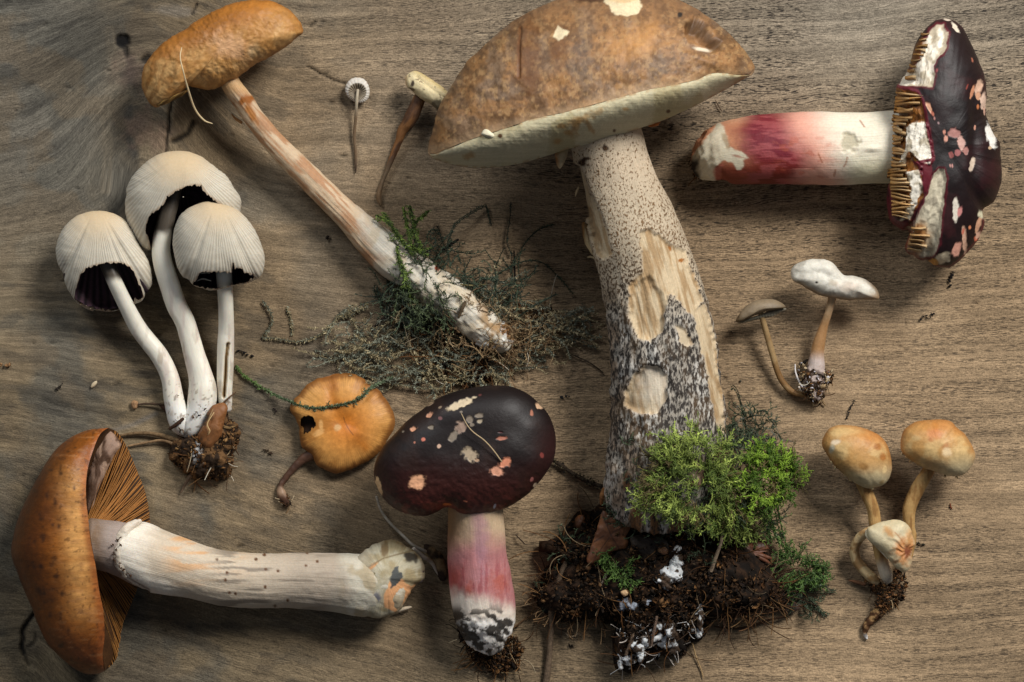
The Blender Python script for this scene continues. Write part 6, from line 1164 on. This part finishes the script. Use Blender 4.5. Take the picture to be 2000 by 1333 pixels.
    tube('white_thread', [(1553, 712, 20, 1), (1554, 728, 24, 1.6), (1562, 748, 24, 2), (1574, 768, 16, 1.4)], M_flesh, t, (196, 190, 188)); tube('white_thread', [(1560, 756, 24, 2), (1567, 762, 22, 4), (1578, 758, 20, 2)], M_flesh, t, (206, 192, 178))
    for p, c in ((((1586, 778), (1590, 796)), (196, 176, 140)), (((1600, 776), (1612, 792)), (140, 116, 84))): tube('root_hair', [(p[0][0], p[0][1], 8, 2.2), (p[1][0], p[1][1], 4, 1.6)], M_dull, t, c)
small_pair()

# ------------------------------------------------------------------ buff trio, bottom right
def buff_trio():
    t = thing('buff_mushroom_trio', 'clump of three buff yellow mushrooms with a dangling brown root tip', 'mushrooms', 1730, 1010)
    def cf(top, marks, bx, by):
        def f(X, Y, a, d):
            c = mix(np.tile(lin((206, 168, 116)), (len(X), 1)), lin((196, 132, 66)), ss(.38, .62, fbm(X, Y, 40, 3, seed=bx)) * .6)
            c = mix(c, lin((190, 112, 44)), np.exp(-(np.hypot((X - top[0]) / 1.5, Y - top[1]) / 26) ** 2) * .85)
            c = mix(c, lin((186, 178, 148)), ss(-30, 45, (X - bx[0]) * .25 + (Y - bx[1]) * .97) * .85) if isinstance(bx, tuple) else c
            for m_ in marks: c = mix(c, lin(m_[5]), em(*m_[:5], X, Y, .45, .35, 6) * m_[6])
            return c
        return f
    def capf(O, c, z0, hf, top, marks, b, lab):
        def f(X, Y, a, d):
            k = mix(np.tile(lin((192, 160, 108)), (len(X), 1)), lin((170, 122, 64)), ss(.40, .62, fbm(X, Y, 26, 4)) * .7)
            k = mix(k, lin((176, 108, 46)), np.exp(-(np.hypot((X - top[0]) / 1.6, Y - top[1]) / 26) ** 2) * .75)
            k = mix(k, lin((180, 172, 142)), ss(-26, 34, (Y - b[1]) * .95 + (X - b[0]) * .15) * .85)
            k = mix(k, lin((156, 100, 46)), ss(9, 0, sdist(O, X, Y)) * ss(b[1], b[1] - 40, Y) * .6)
            for m_ in marks: k = mix(k, lin(m_[5]), em(*m_[:5], X, Y, .45, .35, 6) * m_[6])
            return k
        blob('cap', O, c, z0, hf, 30, M_gloss, t, f, nt=320, ns=90, disp=(1.2, 26), p=2.3, q=2.1, edge_n=1.0, label=lab)
    O1 = [(1605, 866), (1614, 844), (1628, 833), (1643, 830), (1682, 835), (1715, 849), (1733, 869), (1741, 898), (1740, 927), (1726, 947), (1700, 954), (1679, 948), (1657, 934), (1632, 912), (1615, 888)]
    capf(O1, (1675, 892), 72, 52, (1712, 850), [(1633, 864, 9, 5, -15, (226, 206, 176), .9), (1625, 877, 5, 8, 20, (180, 176, 156), .8), (1714, 873, 8, 6, 0, (150, 92, 40), .8), (1724, 893, 6, 8, 0, (150, 92, 40), .8), (1687, 911, 9, 7, 0, (140, 100, 52), .8), (1722, 942, 6, 3, -30, (140, 110, 60), .6), (1728, 918, 4, 7, 10, (226, 196, 140), .6)], (1675, 925), 'left buff cap with brown spots')
    O2 = [(1759, 862), (1762, 848), (1770, 836), (1790, 824), (1826, 820), (1855, 823), (1868, 835), (1884, 848), (1899, 872), (1905, 894), (1895, 916), (1877, 929), (1855, 930), (1826, 921), (1798, 911), (1772, 894), (1760, 881)]
    capf(O2, (1832, 874), 78, 54, (1840, 832), [(1846, 872, 8, 5, -35, (156, 98, 50), .7), (1849, 884, 9, 9, 0, (226, 200, 158), .8), (1826, 848, 16, 10, 0, (186, 112, 66), .6), (1818, 860, 5, 4, 0, (160, 96, 50), .6)], (1832, 908), 'right buff cap with orange top')
    V = []
    for x, y in [(1762, 886), (1771, 893), (1778, 900), (1792, 908), (1650, 928), (1660, 937), (1624, 903), (1868, 931), (1845, 930), (1632, 914), (1703, 954)]: V += [[x, y, 80], [x + 1.5, y + 1.5, 78]]
    mk('rim_tooth', *chips(np.array(V, float), np.full(len(V), 4.2), np.tile(lin((206, 180, 136)), (len(V), 1))), M_flesh, t, smooth=False, closed_fix=False)
    def stc(X, Y, u):
        c = mix(np.tile(lin((176, 140, 88)), (len(X), 1)), lin((130, 92, 48)), ss(.42, .62, fbm(X * 1.4, Y / 3, 10, 4)) * .8); return mix(c, lin((196, 184, 164)), ss(1085, 1115, Y) * .8)
    tube('stem', [(1682, 936, 64, 14), (1688, 952, 60, 13.5), (1704, 992, 52, 12), (1709, 1022, 46, 12), (1714, 1060, 40, 11), (1722, 1095, 34, 11.5), (1731, 1124, 30, 12), (1736, 1136, 26, 8)], M_flesh, t, stc, step=1.7, disp=(.8, 14), ridges=(16, .03))
    tube('stem', [(1820, 900, 64, 12.5), (1812, 922, 60, 12.5), (1790, 959, 52, 13.5), (1776, 995, 46, 13), (1777, 1030, 40, 10), (1782, 1050, 36, 8), (1776, 1080, 30, 8), (1766, 1110, 24, 8)], M_flesh, t, stc, step=1.7, disp=(.8, 14), ridges=(16, .03))
    tube('stem', [(1700, 1036, 62, 8), (1690, 1042, 58, 9), (1677, 1054, 46, 9.5), (1669, 1072, 36, 9.5), (1672, 1092, 30, 10), (1686, 1112, 26, 10), (1703, 1128, 24, 10), (1714, 1138, 20, 8)], M_flesh, t, lambda X, Y, u: mix(np.tile(lin((198, 172, 128)), (len(X), 1)), lin((142, 104, 60)), ss(.45, .62, fbm(X, Y, 13, 4)) * .8), step=1.6, disp=(1, 12), ridges=(12, .04))
    O3 = [(1693, 1035), (1703, 1027), (1720, 1020), (1747, 1015), (1762, 1018), (1774, 1027), (1783, 1045), (1786, 1062), (1781, 1078), (1780, 1100), (1776, 1112), (1766, 1118), (1754, 1112), (1745, 1104), (1733, 1090), (1712, 1070), (1697, 1056)]
    def c3(X, Y, a, d):
        k = mix(np.tile(lin((196, 184, 152)), (len(X), 1)), lin((170, 150, 110)), fbm(X, Y, 16, 3) * .6)
        k = mix(k, lin((176, 108, 46)), em(1768, 1076, 22, 22, 0, X, Y, .7, .7, 9) * .85); k = mix(k, lin((120, 66, 42)), em(1773, 1075, 7, 13, 10, X, Y, .5, .4))
        k = mix(k, lin((178, 126, 66)), em(1737, 1040, 13, 7, 40, X, Y, .6, .5) * .8); k = mix(k, lin((186, 128, 64)), em(1776, 1052, 8, 16, 0, X, Y, .7, .5) * .6)
        k = mix(k, lin((150, 92, 36)), ss(2, .5, np.minimum(line_d([(1748, 1040), (1757, 1050), (1766, 1062)], X, Y), line_d([(1744, 1070), (1756, 1074), (1766, 1082)], X, Y))) * .6)
        return k
    blob('cap', O3, (1744, 1064), 78, 26, 20, M_cap, t, c3, nt=260, ns=70, disp=(1, 14), edge_n=.7, dispf=lambda V: 1.2 * np.sin(np.arctan2(V[:, 1] - 1076, V[:, 0] - 1772) * 9 + 6 * fbm(V[:, 0], V[:, 1], 14, 2)) * ss(60, 20, np.hypot(V[:, 0] - 1772, V[:, 1] - 1076)) * ss(3, 14, np.hypot(V[:, 0] - 1772, V[:, 1] - 1076)), label='small pale wrinkled cap in the middle of the clump')
    tube('cap_rim', [(1692, 1036, 74, 1.6), (1693, 1048, 78, 2.4), (1706, 1062, 78, 2), (1720, 1076, 80, 2), (1734, 1092, 78, 1.4)], M_flesh, t, (206, 194, 166))
    poly = [(1690, 1134), (1712, 1138), (1735, 1134), (1748, 1112), (1768, 1118), (1772, 1135), (1768, 1165), (1752, 1182), (1735, 1192), (1718, 1206), (1706, 1190), (1712, 1166), (1702, 1152)]
    litter('soil_crumbs', t, poly, 420, dome(poly, (1738, 1158), 24, 3), EARTH + [(120, 84, 52), (92, 58, 34)], (1.6, 5.5), 30, RUST + PALE, (10, 26))
    tube('root_tip', [(1725, 1186, 12, 12), (1712, 1200, 10, 11), (1700, 1212, 9, 8), (1692, 1226, 8, 7), (1690, 1238, 7, 5), (1694, 1248, 5, 3)], M_dull, t, lambda X, Y, u: mix(mix(np.tile(lin((150, 118, 78)), (len(X), 1)), lin((70, 46, 28)), ss(.4, .6, fbm(X, Y, 8, 4))), lin((200, 196, 192)), ss(1236, 1244, Y)), step=1.6, disp=(3, 7))
    twig(t, [(1658, 1134, 6, 1.5), (1672, 1137, 8, 3.5), (1690, 1142, 12, 4)], (112, 78, 56), 'root')
buff_trio()

# ------------------------------------------------------------------ tiny bonnet and the club headed mushroom
def tiny_bonnet():
    t = thing('tiny_bonnet', 'tiny white bonnet mushroom showing its gills on a hair thin stem', 'mushroom', 697, 220)
    O = [(674, 176), (677, 164), (687, 154), (700, 152), (712, 156), (720, 168), (722, 182), (718, 194), (708, 201), (696, 201), (684, 194), (677, 186)]
    a = (698, 186)
    def cf(X, Y, an, d):
        r = np.hypot((X - 698) / 19, (Y - 180) / 18.5); rim = mix(np.tile(lin((206, 200, 190)), (len(X), 1)), lin((166, 156, 142)), fbm(X, Y, 6, 3) * .6)
        g = mix(np.tile(lin((150, 138, 118)), (len(X), 1)), lin((66, 54, 42)), ss(.3, .8, .5 + .5 * np.cos(np.arctan2(Y - a[1], X - a[0]) * 26)))
        return mix(rim, mix(g, lin((70, 54, 38)), ss(.7, .2, r) * .6), ss(1.02, .88, r))
    blob('cap', O, (698, 177), 16, 10, 12, M_flesh, t, cf, nt=240, ns=60, disp=(0, 1), p=3, q=1.6, dispf=lambda V: -9 * ss(1.0, .3, np.hypot((V[:, 0] - 698) / 19, (V[:, 1] - 180) / 18.5)) + .25 * np.cos(np.arctan2(V[:, 1] - a[1], V[:, 0] - a[0]) * 26))
    tube('stem', [(699, 176, 22, 2.6), (697, 194, 24, 3), (695, 228, 15, 3), (692, 266, 8, 2.8), (695, 300, 5, 2.8), (695, 325, 4, 2.2), (695, 338, 3, 1)], M_flesh, t, lambda X, Y, u: mix(mix(np.tile(lin((170, 158, 136)), (len(X), 1)), lin((104, 84, 62)), ss(195, 235, Y)), lin((60, 46, 36)), ss(300, 336, Y)), step=1.4, disp=(.3, 10))
tiny_bonnet()
def club_mushroom():
    t = thing('club_mushroom', 'small cream folded cap on a twisted brown stem half under the bolete cap edge', 'mushroom', 800, 230)
    O = [(791, 158), (793, 148), (803, 141), (816, 140), (836, 151), (856, 164), (874, 180), (884, 196), (876, 212), (860, 218), (843, 206), (820, 192), (802, 176), (794, 168)]
    def cf(X, Y, a, d):
        c = mix(np.tile(lin((206, 190, 150)), (len(X), 1)), lin((176, 154, 104)), ss(-2, 14, (X - 836) * .55 - (Y - 168) * .83) * .8)
        c = mix(c, lin((180, 140, 100)), ss(800, 790, X) * .7); c = mix(c, lin((64, 52, 40)), em(806, 163, 3.5, 6, 10, X, Y, .4, .4) + .8 * em(860, 208, 16, 12, 20, X, Y, .5, .7, 6)); c = mix(c, lin((80, 56, 36)), em(804, 175, 6, 3, 20, X, Y, .5, .4) * .8)
        return mix(c, lin((70, 54, 40)), ss(.68, .74, fbm(X, Y, 5, 3)) * .6)
    blob('cap', O, (835, 178), 44, 26, 16, M_flesh, t, cf, nt=240, ns=60, disp=(1.4, 14), dispf=lambda V: -4 * np.exp(-(line_d([(815, 150), (840, 170), (868, 190)], V[:, 0], V[:, 1]) / 4) ** 2))
    tube('stem', [(828, 180, 34, 11), (820, 193, 32, 12.5), (807, 221, 26, 13.5), (797, 240, 20, 12), (786, 255, 16, 9), (779, 276, 12, 7), (771, 296, 9, 6.5), (755, 336, 7, 4.6), (745, 362, 6, 4.4), (740, 384, 5, 5), (744, 401, 4, 3)], M_flesh, t, lambda X, Y, u: mix(mix(np.tile(lin((124, 84, 48)), (len(X), 1)), lin((80, 54, 36)), ss(.4, .62, fbm(X + Y * .5, Y / 4, 8, 4))), lin((112, 96, 74)), ss(300, 340, Y) * .7), step=1.5, disp=(1, 16), ridges=(8, .12))
club_mushroom()

# ------------------------------------------------------------------ loose crumbs and seeds on the wood
def crumb(x, y, s, c, label, cat, name='soil_crumb', n=5, stretch=None):
    a = (stretch or (0, 0))
    P = np.column_stack([x + a[0] * np.linspace(-1, 1, n) + RNG.normal(0, s * .35, n), y + a[1] * np.linspace(-1, 1, n) + RNG.normal(0, s * .35, n), np.full(n, s * .6)])
    V, F, C = chips(P, np.full(n, s * .8), pick([c], n)); o = mk(name, V, F, C, M_dull, None, smooth=False, closed_fix=False, loc=W(np.array([x, y, 0.])))
    tag(o, label, cat)
crumb(638, 464, 5, (38, 30, 24), 'dark crumb alone on the wood below the long tan stem', 'crumb')
crumb(477, 689, 4.5, (26, 24, 24), 'black wavy bit of bark just right of the split ink cap stem', 'bark bit', 'bark_bit', 9, (12, 5))
crumb(1857, 545, 5, (26, 22, 22), 'black splinter below the torn dark red cap', 'splinter', 'splinter', 8, (3, -13))
crumb(1811, 619, 4, (24, 22, 24), 'black sliver to the right of the white wavy cap', 'splinter', 'splinter', 7, (12, -5))
crumb(1660, 800, 3.6, (30, 28, 28), 'thin black twig scrap above the left buff cap', 'twig scrap', 'twig_scrap', 12, (7, -16))
crumb(1797, 1062, 3.6, (44, 44, 36), 'curled dark moss scrap beside the right buff stem', 'moss scrap', 'moss_scrap', 8, (8, 2))
crumb(524, 882, 4.5, (60, 46, 34), 'brown crumb left of the small orange cap', 'crumb', n=6, stretch=(7, 3))
crumb(538, 803, 4, (44, 36, 32), 'dark fleck just left of the moss thread end', 'crumb', n=4, stretch=(0, 4))
crumb(117, 756, 4, (36, 30, 26), 'dark oblong crumb on the left beside a pale seed', 'crumb', n=5, stretch=(6, -4))
crumb(8, 712, 6, (130, 98, 66), 'brown crumb at the left edge of the table', 'crumb', n=6, stretch=(8, 1))
crumb(1104, 776, 4, (40, 40, 42), 'dark flat crumb between the black cap and the bolete stem', 'crumb', n=5, stretch=(6, 0))
crumb(1115, 1262, 4.5, (30, 24, 20), 'dark crumb under the lower left corner of the soil ball', 'crumb')
crumb(1447, 745, 2.6, (60, 60, 52), 'tiny grey fleck beside the bolete stem foot moss', 'crumb', n=3)
crumb(1427, 648, 2.8, (40, 40, 40), 'tiny black sliver below the grey brown cap', 'splinter', 'splinter', 4, (4, 2))
crumb(1857, 990, 3.4, (110, 56, 34), 'small rust red crumb below the right buff cap', 'crumb', n=4, stretch=(0, 4))
o = blob('seed', [(177, 757), (180, 749), (188, 744), (190, 748), (186, 754), (180, 758)], (184, 751), 3, 4, 2, M_flesh, None, lambda X, Y, a, d: np.tile(lin((190, 172, 142)), (len(X), 1)), nt=30, ns=10, disp=(.4, 4), loc=W(np.array([184., 751., 0.]))); tag(o, 'pale pointed seed lying alone on the wood at the left', 'seed')
o = tube('root_hair', [(1397, 196, 3, .7), (1404, 208, 4, 1), (1410, 218, 3, .8)], M_dull, None, (84, 66, 50), loc=W(np.array([1403., 207., 0.]))); tag(o, 'short hair thin root above the tip of the red stem', 'root hair')
o = tube('root_hair', [(1007, 1045, 6, .8), (1018, 1056, 10, 1.2), (1026, 1064, 5, .8)], M_dull, None, (44, 34, 28), loc=W(np.array([1016., 1054., 0.]))); tag(o, 'dark curved root hair right of the pink flushed stem', 'root hair')
